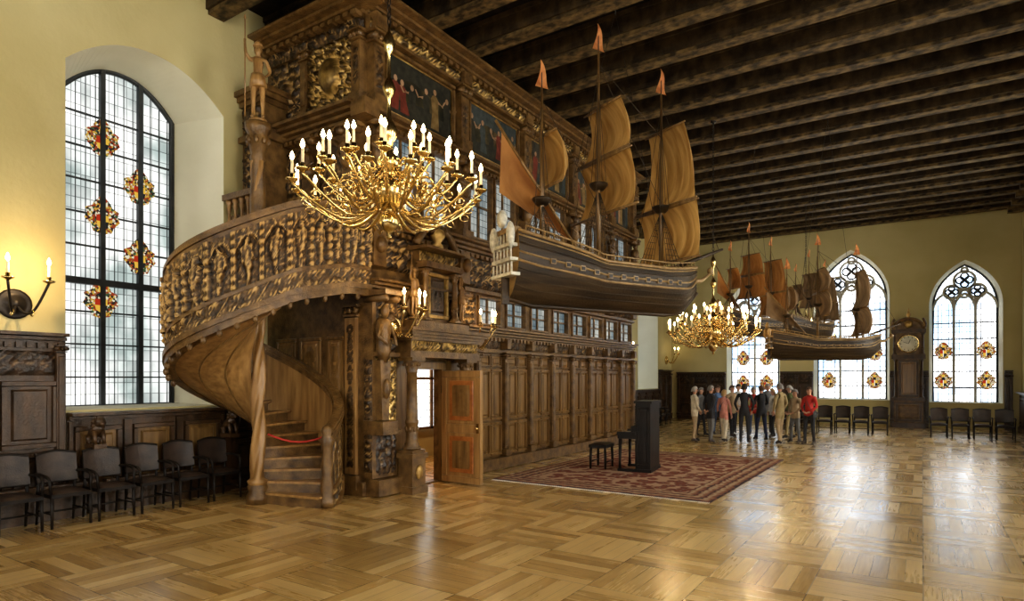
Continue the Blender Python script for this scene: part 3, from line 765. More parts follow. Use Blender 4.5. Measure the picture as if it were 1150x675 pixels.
def band(n0,z0,n1,z1,mat,sm=False,k0=0):
    vs=[]; pp=path[k0:]
    for (pt,nr,z,ph) in pp:
        for (n,dz) in ((n0,z0),(n1,z0),(n1,z1),(n0,z1)):
            q=pt+nr*n; vs.append((q.x,q.y,max(.01,z+dz)))
    k=len(pp); fs=[(i*4+j,i*4+(j+1)%4,(i+1)*4+(j+1)%4,(i+1)*4+j) for i in range(k-1) for j in range(4)]
    fs+=[(0,1,2,3),((k-1)*4,(k-1)*4+1,(k-1)*4+2,(k-1)*4+3)]
    mb.add(vs,fs,FLAT.get(mat,mat),sm)
band(-.07,-.16,0,1.0,'wood_light')
band(-.11,1.0,.07,1.05,W); band(-.09,1.05,.05,1.10,W); band(-.08,.93,.05,.99,W)
band(-.09,-.30,.05,-.20,W); band(-.08,-.20,.075,-.12,W); band(-.02,.10,.045,.16,W)
BAYL=.34
def pathat(i):
    x=i*(len(path)-1); k=min(int(x),len(path)-2); f=x-k
    return path[k][0].lerp(path[k+1][0],f),path[k][1].lerp(path[k+1][1],f),path[k][2]*(1-f)+path[k+1][2]*f,S[k]*(1-f)+S[k+1]*f,path[k][3]
def sfn(i,j):
    pt,nr,z,s,ph=pathat(i)
    amp=1 if ph>150 else .25
    kb=int(s/BAYL); b=(s/BAYL)%1-.5; t=j
    if abs(b)>.41: h=.75+.2*math.sin(t*40)
    else:
        arch=.86-1.5*b*b
        h=.5 if t>arch else 0
        bb=b-.04*math.sin(t*7+kb*2.1)
        if t<.30: wv=.05+.05*t/.3; hh=.75 if abs(bb)>.012 else .35
        elif t<.46: wv=.12+.05*math.sin((t-.3)*12); hh=.85
        elif t<.70: wv=.13+.07*math.sin((t-.46)/.24*pi*.8); hh=.95
        else: wv=.03;hh=.7
        if t<.78 and abs(bb)<wv: h=max(h,hh*math.sqrt(max(0,1-(bb/wv)**2)))
        if ((bb/.07)**2+((t-.76)/.06)**2)<1: h=1.0
        arm=abs(abs(bb)-(.17+.10*math.sin(kb*1.7)*(t-.55)))
        if .42<t<.68 and arm<.035: h=max(h,.8)
    h+=.25*carve(s,t,kb*1.7,9)
    q=pt+nr*(.004+.095*h*amp)
    return (q.x,q.y,z+.16+.77*t)
mb.grid(sfn,560,32,W)
def lfn(i,j):
    pt,nr,z,s,ph=pathat(i)
    h=carve(s%.5,j*.3,3.3,11)
    q=pt+nr*(.004+.05*h); return (q.x,q.y,max(.01,z-.12+.22*j))
mb.grid(lfn,300,6,W)
for i,(pt,nr,z,ph) in enumerate(path):
    if ph>185 and i%7==0:
        q=pt+nr*.03; mb.sph((q.x,q.y,z-.33),(.04,.04,.055),W,8,6)
def soff(i,j):
    ph=5+(322-5)*i; r=.1+(RO-.04)*j-.1*j; q=P(ph,r,0)
    return (q.x,q.y,zs(ph)-.27-.07*math.sin(j*pi))
mb.grid(soff,120,10,'wood_light')
for r in (.45,.8):
    mb.tube([P(ph,r,zs(ph)-.34) for ph in range(20,320,6)],.014,'wood_panel',6)
NS=20
def inv(zz):
    lo,hi=-20,330
    for _ in range(30):
        m=(lo+hi)/2
        if zs(m)<zz: lo=m
        else: hi=m
    return lo
for k in range(NS):
    z=3.4*(k+1)/NS
    a0=inv(z-.17) if k else -20; a1=inv(z)+3
    zb=max(0,z-.22) if k>3 else 0
    vs=[];m=4
    for lvl in (zb,z-.03):
        for (r) in (.08,RO-.06):
            for q in range(m+1): vs.append(P(a0+(a1-a0)*q/m,r,lvl))
    idx=lambda l,r,q:l*(2*(m+1))+r*(m+1)+q
    fs=[]
    for q in range(m):
        fs+=[(idx(0,0,q),idx(0,1,q),idx(0,1,q+1),idx(0,0,q+1)),(idx(1,0,q),idx(1,0,q+1),idx(1,1,q+1),idx(1,1,q)),
             (idx(0,1,q),idx(1,1,q),idx(1,1,q+1),idx(0,1,q+1)),(idx(0,0,q),idx(0,0,q+1),idx(1,0,q+1),idx(1,0,q))]
    fs+=[(idx(0,0,0),idx(1,0,0),idx(1,1,0),idx(0,1,0)),(idx(0,0,m),idx(0,1,m),idx(1,1,m),idx(1,0,m))]
    mb.add(vs,fs,'wood_trim')
    vs=[]
    for lvl in (z-.035,z):
        for r in (.08,RO-.05):
            for q in range(m+1): vs.append(P(a0-3+(a1-a0+3)*q/m,r,lvl))
    mb.add(vs,fs,'wood_light')
def newel(i,j):
    z=5.2*j; q=2*pi*i; r=.085+.03*math.sin(3*(q)-z*7)+.03*math.exp(-z*2)
    if z<.35: r=.16-.04*math.sin(z*9)
    return (CX+r*math.cos(q),CY+r*math.sin(q),z)
mb.grid(newel,24,150,'wood_light')
mb.lathe([(.17,0),(.17,.12),(.13,.18),(.16,.26),(.11,.34)],(CX,CY,0),W,16)
mb.lathe([(.13,3.4),(.16,3.5),(.12,3.6),(.10,3.7),(.12,4.6),(.09,5.2),(.12,5.24),(.10,5.3),(.17,5.55),(.14,5.6),(.19,5.68),(.19,5.77)],(CX,CY,0),W,18)
for k in range(8):
    a=k*pi/4; mb.sph((CX+.15*math.cos(a),CY+.15*math.sin(a),5.5),(.04,.04,.07),W,7,5)
    mb.sph((CX+.12*math.cos(a),CY+.12*math.sin(a),4.0),(.03,.03,.08),W,7,5)
q=P(-15,RO-.02,0)
mb.lathe([(.11,0),(.11,.1),(.08,.16),(.10,.3),(.07,.45),(.09,.62),(.065,.8),(.085,.92),(.10,1.0),(.06,1.06),(.09,1.12),(.07,1.18),(.02,1.22)],(q.x,q.y,0),W,14)
mb.bx(CX+.0,BX+.08,5.85,BY-.01,3.3,3.42,'wood_panel')
mb.bx(XL+.9,CX,6.2,BY-.01,3.3,3.42,'wood_panel')
mb.obj('spiral_staircase')

mb=MB(); a=P(0,.15,1.05); b=P(0,RO-.1,1.05)
mb.tube([a.lerp(b,t/8)+Vector((0,0,-.12*math.sin(pi*t/8))) for t in range(9)],.016,'red_rope',8)
mb.obj('barrier_rope')

# ------------------------------------------------------------------ chandelier
def candle(mb,p,h=.17,r=.016,fl=.024):
    x,y,z=p
    mb.lathe([(.012,-.04),(.03,-.025),(.065,-.01),(.07,.008),(.022,.014),(.028,.055),(.02,.058)],(x,y,z),'brass',10)
    mb.cyl((x,y,z+.03),(x,y,z+.03+h),r,r,'candle',8)
    mb.lathe([(.003,0),(fl*.8,fl*.9),(fl,fl*1.7),(fl*.5,fl*3.2),(.001,fl*4.2)],(x,y,z+.03+h),'flame',8)
def chandelier(name,x,y,zc,R=1.03,tiers=((16,1.0,-.10),(12,.74,.10),(8,.44,.30))):
    mb=MB(); top=ceilz(y)-zc
    mb.lathe([(.005,-.52),(.03,-.5),(.015,-.46),(.07,-.42),(.12,-.34),(.11,-.27),(.04,-.2),(.07,-.17),(.19,-.10),(.24,0),(.19,.10),(.07,.16),(.06,.22),(.12,.28),(.14,.35),(.09,.42),(.05,.46),(.04,.56),(.08,.62),(.10,.70),(.06,.78),(.025,.84),(.02,1.05),(.05,1.1),(.075,1.17),(.05,1.24),(.02,1.3),(.018,1.55),(.045,1.6),(.07,1.68),(.045,1.76),(.015,1.82),(.012,1.9)],(0,0,0),'brass',20)
    z=1.88; k=0
    while z<top-.05:
        pts=[]
        for i in range(8):
            a=i*pi/4; u=.022*math.cos(a); w=.045*math.sin(a)
            pts.append((u if k%2 else 0,0 if k%2 else u,z+.04+w))
        mb.tube(pts,.007,'iron',5,closed=True); z+=.075; k+=1
    mb.cyl((0,0,top-.12),(0,0,top-.001),.012,.012,'iron'); mb.lathe([(.07,-.03),(.07,-.001)],(0,0,top),'iron',12)
    for (n,rr,dz) in tiers:
        Rr=R*rr
        for i in range(n):
            a=2*pi*i/n+dz*2; c,s=math.cos(a),math.sin(a)
            pts=[];rad=[]
            for t in range(17):
                t/=16
                r=.08+(Rr-.08)*t
                zz=-.02+dz-.19*math.sin(t*pi*1.3)*(1 if rr>.5 else .7)-.10*t*t
                if t>.85: zz+=(t-.85)*.4
                pts.append((r*c,r*s,zz)); rad.append(.022-.007*t)
            mb.tube(pts,rad,'brass',7)
            e=pts[-1]; candle(mb,(e[0],e[1],e[2]+.04))
            sc=[]
            for t in range(14):
                b=t/13*2.8*pi; q=.12*(1-t/16)
                rr2=.58*Rr+q*math.cos(b); sc.append((rr2*c,rr2*s,dz-.06+q*math.sin(b)*.9))
            mb.tube(sc,.013,'brass',5)
            sc=[(( .86*Rr+.055*math.cos(t*.7))*c,(.86*Rr+.055*math.cos(t*.7))*s,dz-.10+.055*math.sin(t*.7)*(1-t/14)) for t in range(9)]
            mb.tube(sc,.009,'brass',5)
            mb.lathe([(.004,-.05),(.025,-.03),(.012,0)],(Rr*.52*c,Rr*.52*s,dz-.2),'brass',7)
    return mb.obj(name,(x,y,zc))
x,y=cam2w(437,7.0)
chandelier('chandelier',x,y,3.98)
ch1=(x,y)
x2,y2=cam2w(801,14.8); chandelier('chandelier',x2,y2,2.98)
x3,y3=cam2w(905,22.5); chandelier('chandelier',x3,y3,3.35,.95)
def plight(name,loc,e,col=(1,.70,.36),r=.02):
    l=bpy.data.lights.new(name,'POINT'); l.energy=e; l.color=col; l.shadow_soft_size=r
    o=bpy.data.objects.new(name,l); scene.collection.objects.link(o); o.location=loc
for k,(cx,cy,cz,e,R) in enumerate(((ch1[0],ch1[1],4.16,120,1.03),(x2,y2,3.16,100,1.03),(x3,y3,3.53,75,.95))):
    for j in range(3):
        a=2*pi*(j*5)/16-.2
        plight('candle_light',(cx+R*math.cos(a),cy+R*math.sin(a),cz+.0),e)
plight('lamp_interior',(-8.9,9.3,2.5),110,(1,.7,.4),.08)

def sconce(F,u,z,arms=3,n=0,name='candle_sconce',s=1.0):
    mb=MB(); o=Vector(F(0,0,1))-Vector(F(0,0,0)); U=Vector(F(1,0,0))-Vector(F(0,0,0)); c=Vector(F(u,z,n))
    mb.lathe([(.20*s,0),(.20*s,.02),(.17*s,.03),(.15*s,.025),(.10*s,.05),(.05*s,.09),(.02*s,.11)],c,'brass' if arms==3 else 'iron',20,axis=o)
    offs=[-.22,.22] if arms==2 else [-.24,0,.24]
    for k,du in enumerate(offs):
        ln=.42 if du else .52
        pts=[c+o*(.06+ln*s*t)+U*(du*s*t)+Vector((0,0,s*(-.16*math.sin(t*pi*1.2)+.16*t*t))) for t in [i/12 for i in range(13)]]
        mb.tube(pts,[.016*s]*13,'brass' if arms==3 else 'iron',7)
        e=pts[-1]; candle(mb,(e.x,e.y,e.z+.03),.17*s,.018,.026)
        sc=[pts[6]+o*(.06*s*math.cos(b*.6))*(1-b/14)+Vector((0,0,-.03+.06*s*math.sin(b*.6)*(1-b/14))) for b in range(12)]
        mb.tube(sc,.008,'brass',5)
    mb.obj(name)
    return c
sconce(FL,3.25,2.88,2)
sconce(FB,7.38,2.72,3,.27); sconce(FB,9.72,2.62,3,.02)
for yy in (22.9,28.3): sconce(FL,yy,2.75,3)
sconce(FF,-4.4,3.0,3)
plight('candle_light',(XL+.62,3.3,3.35),22); plight('candle_light',(BX+.85,7.38,3.2),45); plight('candle_light',(BX+.6,9.72,3.1),45)

# ------------------------------------------------------------------ ships
def ship(name,x,y,zk,head,L,sail,big=True,trim='hull_trim',hull='hull'):
    mb=MB(); top=ceilz(y)-zk
    B=.125*L
    def bw(s):
        if s>.6: return B*max(0.0,1-((s-.6)/.4)**2.6)
        return B*(.68+.32*math.sin(min(1,s/.5)*pi/2))
    def D(s): return L*(.185+.085*max(0,(.38-s)/.38)**.8+.045*max(0,(s-.7)/.3)**1.5)
    def K(s): return L*(.11*max(0,(s-.84)/.16)**2+.02*max(0,(.1-s)/.1))
    def hp(s,t,sg):
        z=K(s)+(D(s)-K(s))*t
        yy=bw(s)*(math.sin(min(1,t*1.15)*pi/2)**.65)*(1-.16*max(0,t-.55)/.45)
        return ((s-.5)*L,sg*yy,z)
    for sg in (-1,1):
        mb.grid(lambda i,j:hp(i,j,sg),32,14,hull)
        for t,r in ((.2,.002),(.32,.002),(.44,.002),(.55,.006),(.68,.005),(.82,.005),(.93,.004),(1.0,.008)):
            mb.tube([hp(i/30,t,sg) for i in range(31)],r*L*.9,trim if t in(.55,.68,.93,1.0) else hull,5)
        for i in range(11):
            s=.14+i*.065; p=hp(s,.62,sg)
            mb.bx(p[0]-.012*L,p[0]+.012*L,min(p[1],p[1]+sg*.006*L),max(p[1],p[1]+sg*.006*L)+.001,p[2],p[2]+.02*L,trim)
            mb.bx(p[0]-.008*L,p[0]+.008*L,min(p[1],p[1]+sg*.008*L),max(p[1],p[1]+sg*.008*L)+.001,p[2]+.003*L,p[2]+.016*L,'iron')
        for i in range(24):
            s=.03+i*.04; p=hp(min(s,.97),1,sg); mb.cyl(p,(p[0],p[1],p[2]+.022*L),.0025*L,.0025*L,trim,5)
        mb.tube([(hp(.03+i*.0313,1,sg)[0],hp(.03+i*.0313,1,sg)[1],hp(.03+i*.0313,1,sg)[2]+.024*L) for i in range(31)],.0035*L,trim,5)
    mb.grid(lambda i,j:((i-.5)*L,(2*j-1)*bw(i)*.83,D(i)-.015*L),30,4,'wood_panel')
    tr=[hp(0,t/10,1) for t in range(11)]+[hp(0,t/10,-1) for t in range(10,-1,-1)]
    mb.add(tr,[tuple(range(len(tr)))],trim)
    x0=-.5*L
    sw='hull_white' if big else trim
    for k,zz in enumerate((.10,.155,.21)):
        w=bw(0)*(.9-.06*k); mb.bx(x0-.035*L,x0+.005*L,-w,w,zz*L,(zz+.012)*L,sw)
        for i in range(6):
            yy=-w+.1*w+i*(1.8*w)/5; mb.cyl((x0-.028*L,yy,zz*L+.012*L),(x0-.028*L,yy,zz*L+.05*L),.005*L,.004*L,sw,6)
    mb.bx(x0-.02*L,x0+.02*L,-bw(0)*.7,bw(0)*.7,.265*L,.285*L,trim)
    mb.sph((x0-.03*L,0,.32*L),(.02*L,.025*L,.035*L),sw,8,6)
    for sg in (-1,1): mb.sph((x0-.03*L,sg*bw(0)*.75,.25*L),(.018*L,.018*L,.05*L),sw,8,6)
    mb.bx(x0-.03*L,x0+.0*L,-.005*L,.005*L,0,.12*L,hull)
    mb.tube([((s/10-.5)*L,0,K(s/10)) for s in range(11)],.009*L,hull,6)
    bx=.5*L; bz=D(1)
    mb.tube([(bx-.06*L,0,bz-.07*L),(bx+.03*L,0,bz-.06*L),(bx+.09*L,0,bz-.02*L)],[.014*L,.01*L,.006*L],trim,6)
    mb.tube([(bx-.1*L,0,bz+.0*L),(bx+.17*L,0,bz+.1*L)],[.011*L,.006*L],hull,7)
    mb.sph((bx+.09*L,0,bz-.01*L),(.02*L,.012*L,.018*L),trim,7,5)
    masts=[(.15,.86,((.47,.68,.20,.13),)),(.43,1.08,((.21,.42,.0,.0),(.40,.63,.36,.33),(.64,.85,.31,.22))),(.78,.98,((.23,.47,.38,.36),(.48,.82,.34,.22)))]
    mt=[]
    for (s,h,sails) in masts:
        mx=(s-.5)*L; mt.append((mx,h*L))
        mb.tube([(mx,0,.1*L),(mx,0,.5*L),(mx,0,h*L)],[.012*L,.009*L,.004*L],'wood_panel',8)
        mb.lathe([(.02*L,0),(.038*L,.02*L),(.04*L,.028*L),(.012*L,.03*L)],(mx,0,h*.46*L),hull,12)
        for sg in (-1,1):
            sb=hp(s,1,sg)
            ends=[]
            for k in range(5):
                e=(sb[0]+(k-2.6)*.022*L,sb[1]*1.05,sb[2]+.005*L); ends.append(e)
                mb.tube([e,(mx,0,h*.47*L)],.0016*L,'rope',4)
            for r in range(1,9):
                t=r/10
                mb.tube([tuple(ends[0][i]*(1-t)+(mx,0,h*.47*L)[i]*t for i in range(3)),tuple(ends[4][i]*(1-t)+(mx,0,h*.47*L)[i]*t for i in range(3))],.0011*L,'rope',4)
            for k in (-1,1): mb.tube([(mx+k*.01*L,sg*.037*L,h*.49*L),(mx,0,h*.85*L)],.0014*L,'rope',4)
            mb.tube([(mx-.09*L,sg*sb[1]*sg*.9,D(s)),(mx,0,h*.93*L)],.0013*L,'rope',4)
        for (z0,z1,w0,w1) in sails:
            if w0==0:
                mb.tube([(mx+.02*L,-.22*L,z1*L-.02*L),(mx+.02*L,.22*L,z1*L-.02*L)],.006*L,'wood_panel',6); continue
            mb.tube([(mx+.018*L,-w1*.56*L,z1*L),(mx+.018*L,0,z1*L),(mx+.018*L,w1*.56*L,z1*L)],[.004*L,.008*L,.004*L],'wood_panel',6)
            mb.tube([(mx+.018*L,-w0*.56*L,z0*L),(mx+.018*L,0,z0*L),(mx+.018*L,w0*.56*L,z0*L)],[.004*L,.008*L,.004*L],'wood_panel',6)
            def sf(i,j,z0=z0,z1=z1,w0=w0,w1=w1,mx=mx):
                w=(w0+(w1-w0)*j)*(1-.08*math.sin(j*pi)); yy=(i-.5)*w*L
                bl=.075*L*math.sin(pi*j)**.7*(.35+.65*math.sin(pi*i)**.6)
                bl+=.006*L*math.sin(i*34)*math.sin(pi*j)
                return (mx+.028*L+bl,yy,(z0+(z1-z0)*j)*L+.01*L*math.sin(pi*i)*(1-j))
            mb.grid(sf,28,12,sail)
        fz=h*L
        mb.cyl((mx,0,fz),(mx,0,fz+.11*L),.0025*L,.0015*L,'iron',5)
        mb.grid(lambda i,j:(mx-.045*L*(1-i)*(j-.5)*1.4+.01*L*math.sin(i*5),.014*L*math.sin(i*6),fz+.11*L*i),8,3,'pennant')
    A_=Vector((-.53*L,.01,.66*L)); B_=Vector((-.20*L,.01,.27*L)); C_=Vector((-.54*L,.01,.42*L))
    def lt(i,j):
        a=A_.lerp(B_,i); b=C_.lerp(B_,i); p=a.lerp(b,j); p.y+=.05*L*math.sin(pi*j)*math.sin(pi*i); return tuple(p)
    mb.grid(lt,10,8,'sail_rust' if big else sail)
    mb.tube([A_+(A_-B_)*.08,B_-(A_-B_)*.08],.006*L,'wood_panel',6)
    for (a,b) in ((mt[2],(bx+.15*L,bz+.09*L)),(mt[1],(mt[2][0],mt[2][1]*.5)),(mt[0],(mt[1][0],mt[1][1]*.4)),(mt[1],(mt[2][0],mt[2][1]*.8))):
        mb.tube([(a[0],0,a[1]*.95),(b[0],0,b[1])],.0016*L,'rope',4)
    for sx in (-.3,.3):
        mb.tube([(sx*L,0,D(.5)-.02),( .02*L if sx<0 else .02*L,0,top-.35)] ,.004,'iron',5)
    mb.cyl((.02*L,0,top-.4),(.02*L,0,top-.002),.009,.009,'iron',6)
    mb.obj(name,(x,y,zk),head)
sx,sy=cam2w(572,9.5); bx_,by_=cam2w(782,11.5)
h1=math.atan2(by_-sy,bx_-sx)
ship('model_ship',(sx+bx_)/2,(sy+by_)/2,3.03,h1,4.0,'sail_tan')
x,y=cam2w(846,17); ship('model_ship',x,y,3.05,h1,2.6,'sail_rust',False)
x,y=cam2w(927,15); ship('model_ship',x,y,2.36,TH-.1,2.55,'sail_dark',False)
x,y=cam2w(912,19.5); ship('model_ship',x,y,3.2,h1,2.3,'sail_dark',False)

# ------------------------------------------------------------------ chairs
def chair():
    mb=MB(); fr='chair_frame'
    for sg in (-1,1):
        mb.tube([(.22,sg*.22,0),(.21,sg*.215,.43)],[.017,.024],fr,8)
        mb.tube([(-.26,sg*.21,0),(-.21,sg*.21,.44),(-.25,sg*.215,.86)],[.016,.022,.018],fr,8)
        mb.tube([(-.235,sg*.225,.66),(-.05,sg*.25,.67),(.14,sg*.245,.65),(.19,sg*.235,.61),(.2,sg*.225,.43)],[.018,.02,.02,.018,.016],fr,8)
        mb.tube([(.215,sg*.215,.18),(-.235,sg*.21,.18)],.012,fr,6)
    mb.tube([(-.02,-.21,.18),(-.02,.21,.18)],.012,fr,6)
    mb.bx(-.24,.24,-.23,.23,.385,.43,fr)
    def seat(i,j):
        x=-.23+.46*i; y=-.22+.44*j; return (x,y,.43+.045*(math.sin(pi*i)*math.sin(pi*j))**.35)
    mb.grid(seat,10,10,'leather')
    for dn in (0,.028):
        def back(i,j):
            y=(i-.5)*.46; z=.54+.36*j+(.035*math.cos((i-.5)*pi) if j>.5 else 0)*(j-.5)*2
            return (-.205-.05*j-dn-.05*math.cos((i-.5)*pi)+.03+(0.01*math.sin(pi*j)*math.sin(pi*i) if dn==0 else 0),y,z)
        mb.grid(back,12,8,'leather' if dn==0 else fr)
    mb.tube([(-.205-.05-.014-.05*math.cos((i-.5)*pi)+.03,(i-.5)*.46,.90+.035*math.cos((i-.5)*pi)) for i in [k/12 for k in range(13)]],.02,fr,8)
    mb.tube([(-.205-.014-.05*math.cos((i-.5)*pi)+.03,(i-.5)*.46,.54) for i in [k/12 for k in range(13)]],.016,fr,8)
    return mb.obj('chair',(0,0,0))
c0=chair(); first=True
def put(x,y,rz):
    global first
    if first: c0.location=(x,y,0); c0.rotation_euler=(0,0,rz); first=False
    else: inst(c0,(x,y,0),rz)
for k in range(9): put(-9.36,1.42+.54*k,random.uniform(-.04,.04))
def xat(px,Y):
    t=(px-575)/700; return Y*(t*CS-SN)/(t*SN+CS)
YC=24.3
for k in range(6): put(xat(1000,YC)-.3-.56*k,YC,-pi/2)
x=xat(1046,YC)+.1
while x<XR-.6: put(x+.1,YC,-pi/2); x+=.56
for k in range(9): put(-8.95,20.2+.6*k,0)

def lion(x,y,z):
    mb=MB(); m='wood_dark'
    mb.bx(-.13,.16,-.08,.08,-.06,0,m)
    mb.tube([(-.10,0,.10),(-.04,0,.16),(.06,0,.2),(.11,0,.27)],[.06,.07,.075,.065],m,10)
    mb.sph((.13,0,.31),(.07,.07,.075),m); mb.sph((.19,0,.29),(.04,.035,.035),m)
    for k in range(9): a=k*2*pi/9; mb.sph((.09,.07*math.cos(a),.29+.075*math.sin(a)),.032,m,6,5)
    for sg in (-1,1):
        mb.tube([(.09,sg*.05,.18),(.12,sg*.055,.08),(.13,sg*.055,0),(.155,sg*.055,.015)],[.035,.027,.024,.02],m,7)
        mb.tube([(-.08,sg*.05,.10),(-.04,sg*.065,.06),(-.08,sg*.06,.02),(-.02,sg*.06,.015)],[.045,.04,.028,.022],m,7)
        mb.sph((.11,sg*.045,.38),.018,m,6,5)
    mb.bx(-.13,-.03,-.06,.06,-z+.0,-.06,m)
    mb.obj('carved_lion_bench_end',(x,y,z))
lion(-9.72,4.1,.98); lion(-9.72,6.12,.98)
mb=MB()
for a,b in ((1.0,3.98),(4.22,6.02)):
    mb.bx(-9.79,-9.66,a,b,.42,.47,'wood_dark'); mb.bx(-9.79,-9.7,a,b,0,.42,'wood_dark')
mb.obj('bench')

# ------------------------------------------------------------------ rug
mb=MB()
mb.bx(RX0,RX1,RY0,RY1,.001,.016,'rug_pile')
for i in range(130):
    xx=RX0+.015+i*(RX1-RX0-.03)/129
    mb.bx(xx-.005,xx+.005,RY0-.07,RY0,.001,.007,'ivory'); mb.bx(xx-.005,xx+.005,RY1,RY1+.07,.001,.007,'ivory')
mb.obj('rug')
px_,py_=cam2w(722,12.9); ZR=.016
mb=MB(); dk='chair_frame'
mb.bx(-.05,.25,-.42,.42,.04,1.38,dk); mb.bx(-.08,.28,-.45,.45,1.38,1.43,dk); mb.bx(-.07,.27,-.44,.44,0,.06,dk)
mb.bx(-.42,-.05,-.42,.42,.66,.74,dk); mb.bx(-.14,-.05,-.42,.42,.74,.92,dk)
mb.bx(-.40,-.16,-.37,.37,.74,.755,'ivory')
for i in range(26):
    if i%7 not in (2,6): mb.bx(-.28,-.16,-.36+i*.0277+.009,-.36+i*.0277+.023,.755,.768,dk)
for sg in (-1,1):
    mb.tube([(-.38,sg*.39,0),(-.38,sg*.39,.2),(-.37,sg*.39,.66)],[.035,.025,.04],dk,10)
    mb.bx(-.42,-.05,sg*.40-.03,sg*.40+.03,0,.05,dk)
    mb.bx(-.43,-.05,sg*.41-.025,sg*.41+.025,.74,.80,dk)
FP=lambda u,z,n:(-.05-n,u,z)
panel(mb,FP,-.38,.38,.1,.62,0,dk,dk,.05,.02); panel(mb,FP,-.38,.38,.95,1.34,0,dk,'wood_panel',.05,.02)
FS=lambda u,z,n:(u,-.42-n,z)
panel(mb,FS,-.02,.22,.12,1.3,0,dk,dk,.04,.015)
mb.bx(-.12,-.06,-.25,.25,.95,.97,dk)
mb.obj('upright_piano',(px_,py_,ZR),math.radians(8))
mb=MB()
sx_,sy_=px_-.85,py_-.18
mb.bx(-.19,.19,-.3,.3,.44,.5,dk); mb.grid(lambda i,j:(-.18+.36*i,-.29+.58*j,.5+.04*(math.sin(pi*i)*math.sin(pi*j))**.35),8,10,'leather')
for a in (-1,1):
    for b in (-1,1): mb.tube([(a*.16,b*.26,0),(a*.16,b*.26,.22),(a*.15,b*.25,.44)],[.022,.03,.026],dk,8)
    mb.tube([(a*.16,-.26,.14),(a*.16,.26,.14)],.012,dk,6)
mb.obj('piano_bench',(sx_,sy_,ZR),math.radians(8))

# ------------------------------------------------------------------ clock
mb=MB(); m='wood_dark'; g='wood_carved'
mb.bx(-.55,.55,-.3,.3,0,.2,m); mb.bx(-.48,.48,-.25,.28,.2,1.05,g); 
FCk=lambda u,z,n:(u,-.25-n,z)
panel(mb,FCk,-.42,.42,.26,.98,0,m,g,.07,.04)
mb.bx(-.54,.54,-.3,.3,1.05,1.15,m)
mb.bx(-.36,.36,-.2,.26,1.15,2.65,g)
FCw=lambda u,z,n:(u,-.2-n,z)
panel(mb,FCw,-.32,.32,1.2,2.6,0,m,'wood_panel',.07,.04)
for sg in (-1,1):
    column(mb,(sg*.42,-.18),1.15,2.65,.05,m,12)
    column(mb,(sg*.45,-.2),2.8,3.65,.05,m,12)
    mb.tube([(sg*(.5+.05*math.sin(t)),-.1,3.8+.1*t) for t in range(5)],.045,g,7)
mb.bx(-.55,.55,-.3,.28,2.65,2.8,m); mb.bx(-.42,.42,-.22,.26,2.8,3.65,g)
mb.lathe([(.36,0),(.36,.04),(.31,.05),(.30,.03)],(0,-.22,3.23),'brass',28,axis=(0,-1,0)); mb.lathe([(.30,0),(.30,.035)],(0,-.22,3.23),'ivory',28,axis=(0,-1,0))
for k in range(12):
    a=k*pi/6; mb.sph((.25*math.sin(a),-.262,3.23+.25*math.cos(a)),(.015,.006,.022),'iron',6,4)
mb.tube([(0,-.268,3.23),(.06,-.268,3.38)],.010,'iron',5); mb.tube([(0,-.27,3.23),(-.17,-.27,3.3)],.007,'iron',5)
mb.bx(-.56,.56,-.32,.28,3.65,3.78,m)
mb.tube([(.5*math.cos(a*pi/12),-.12,3.78+.42*math.sin(a*pi/12)) for a in range(13)],.06,g,8)
mb.poly([[(.5*math.cos(a*pi/12),-.1,3.78+.42*math.sin(a*pi/12)) for a in range(13)]],g)
mb.sph((0,-.15,3.98),(.14,.06,.14),'gilt',10,8)
mb.lathe([(.08,0),(.04,.06),(.09,.14),(.05,.22),(.02,.34),(.001,.42)],(0,-.1,4.2),'gilt',12)
for sg in (-1,1): mb.lathe([(.06,0),(.03,.05),(.06,.12),(.03,.2),(.001,.3)],(sg*.48,-.12,3.78),'gilt',10)
mb.obj('longcase_clock',(-.45,YF-.5,0))

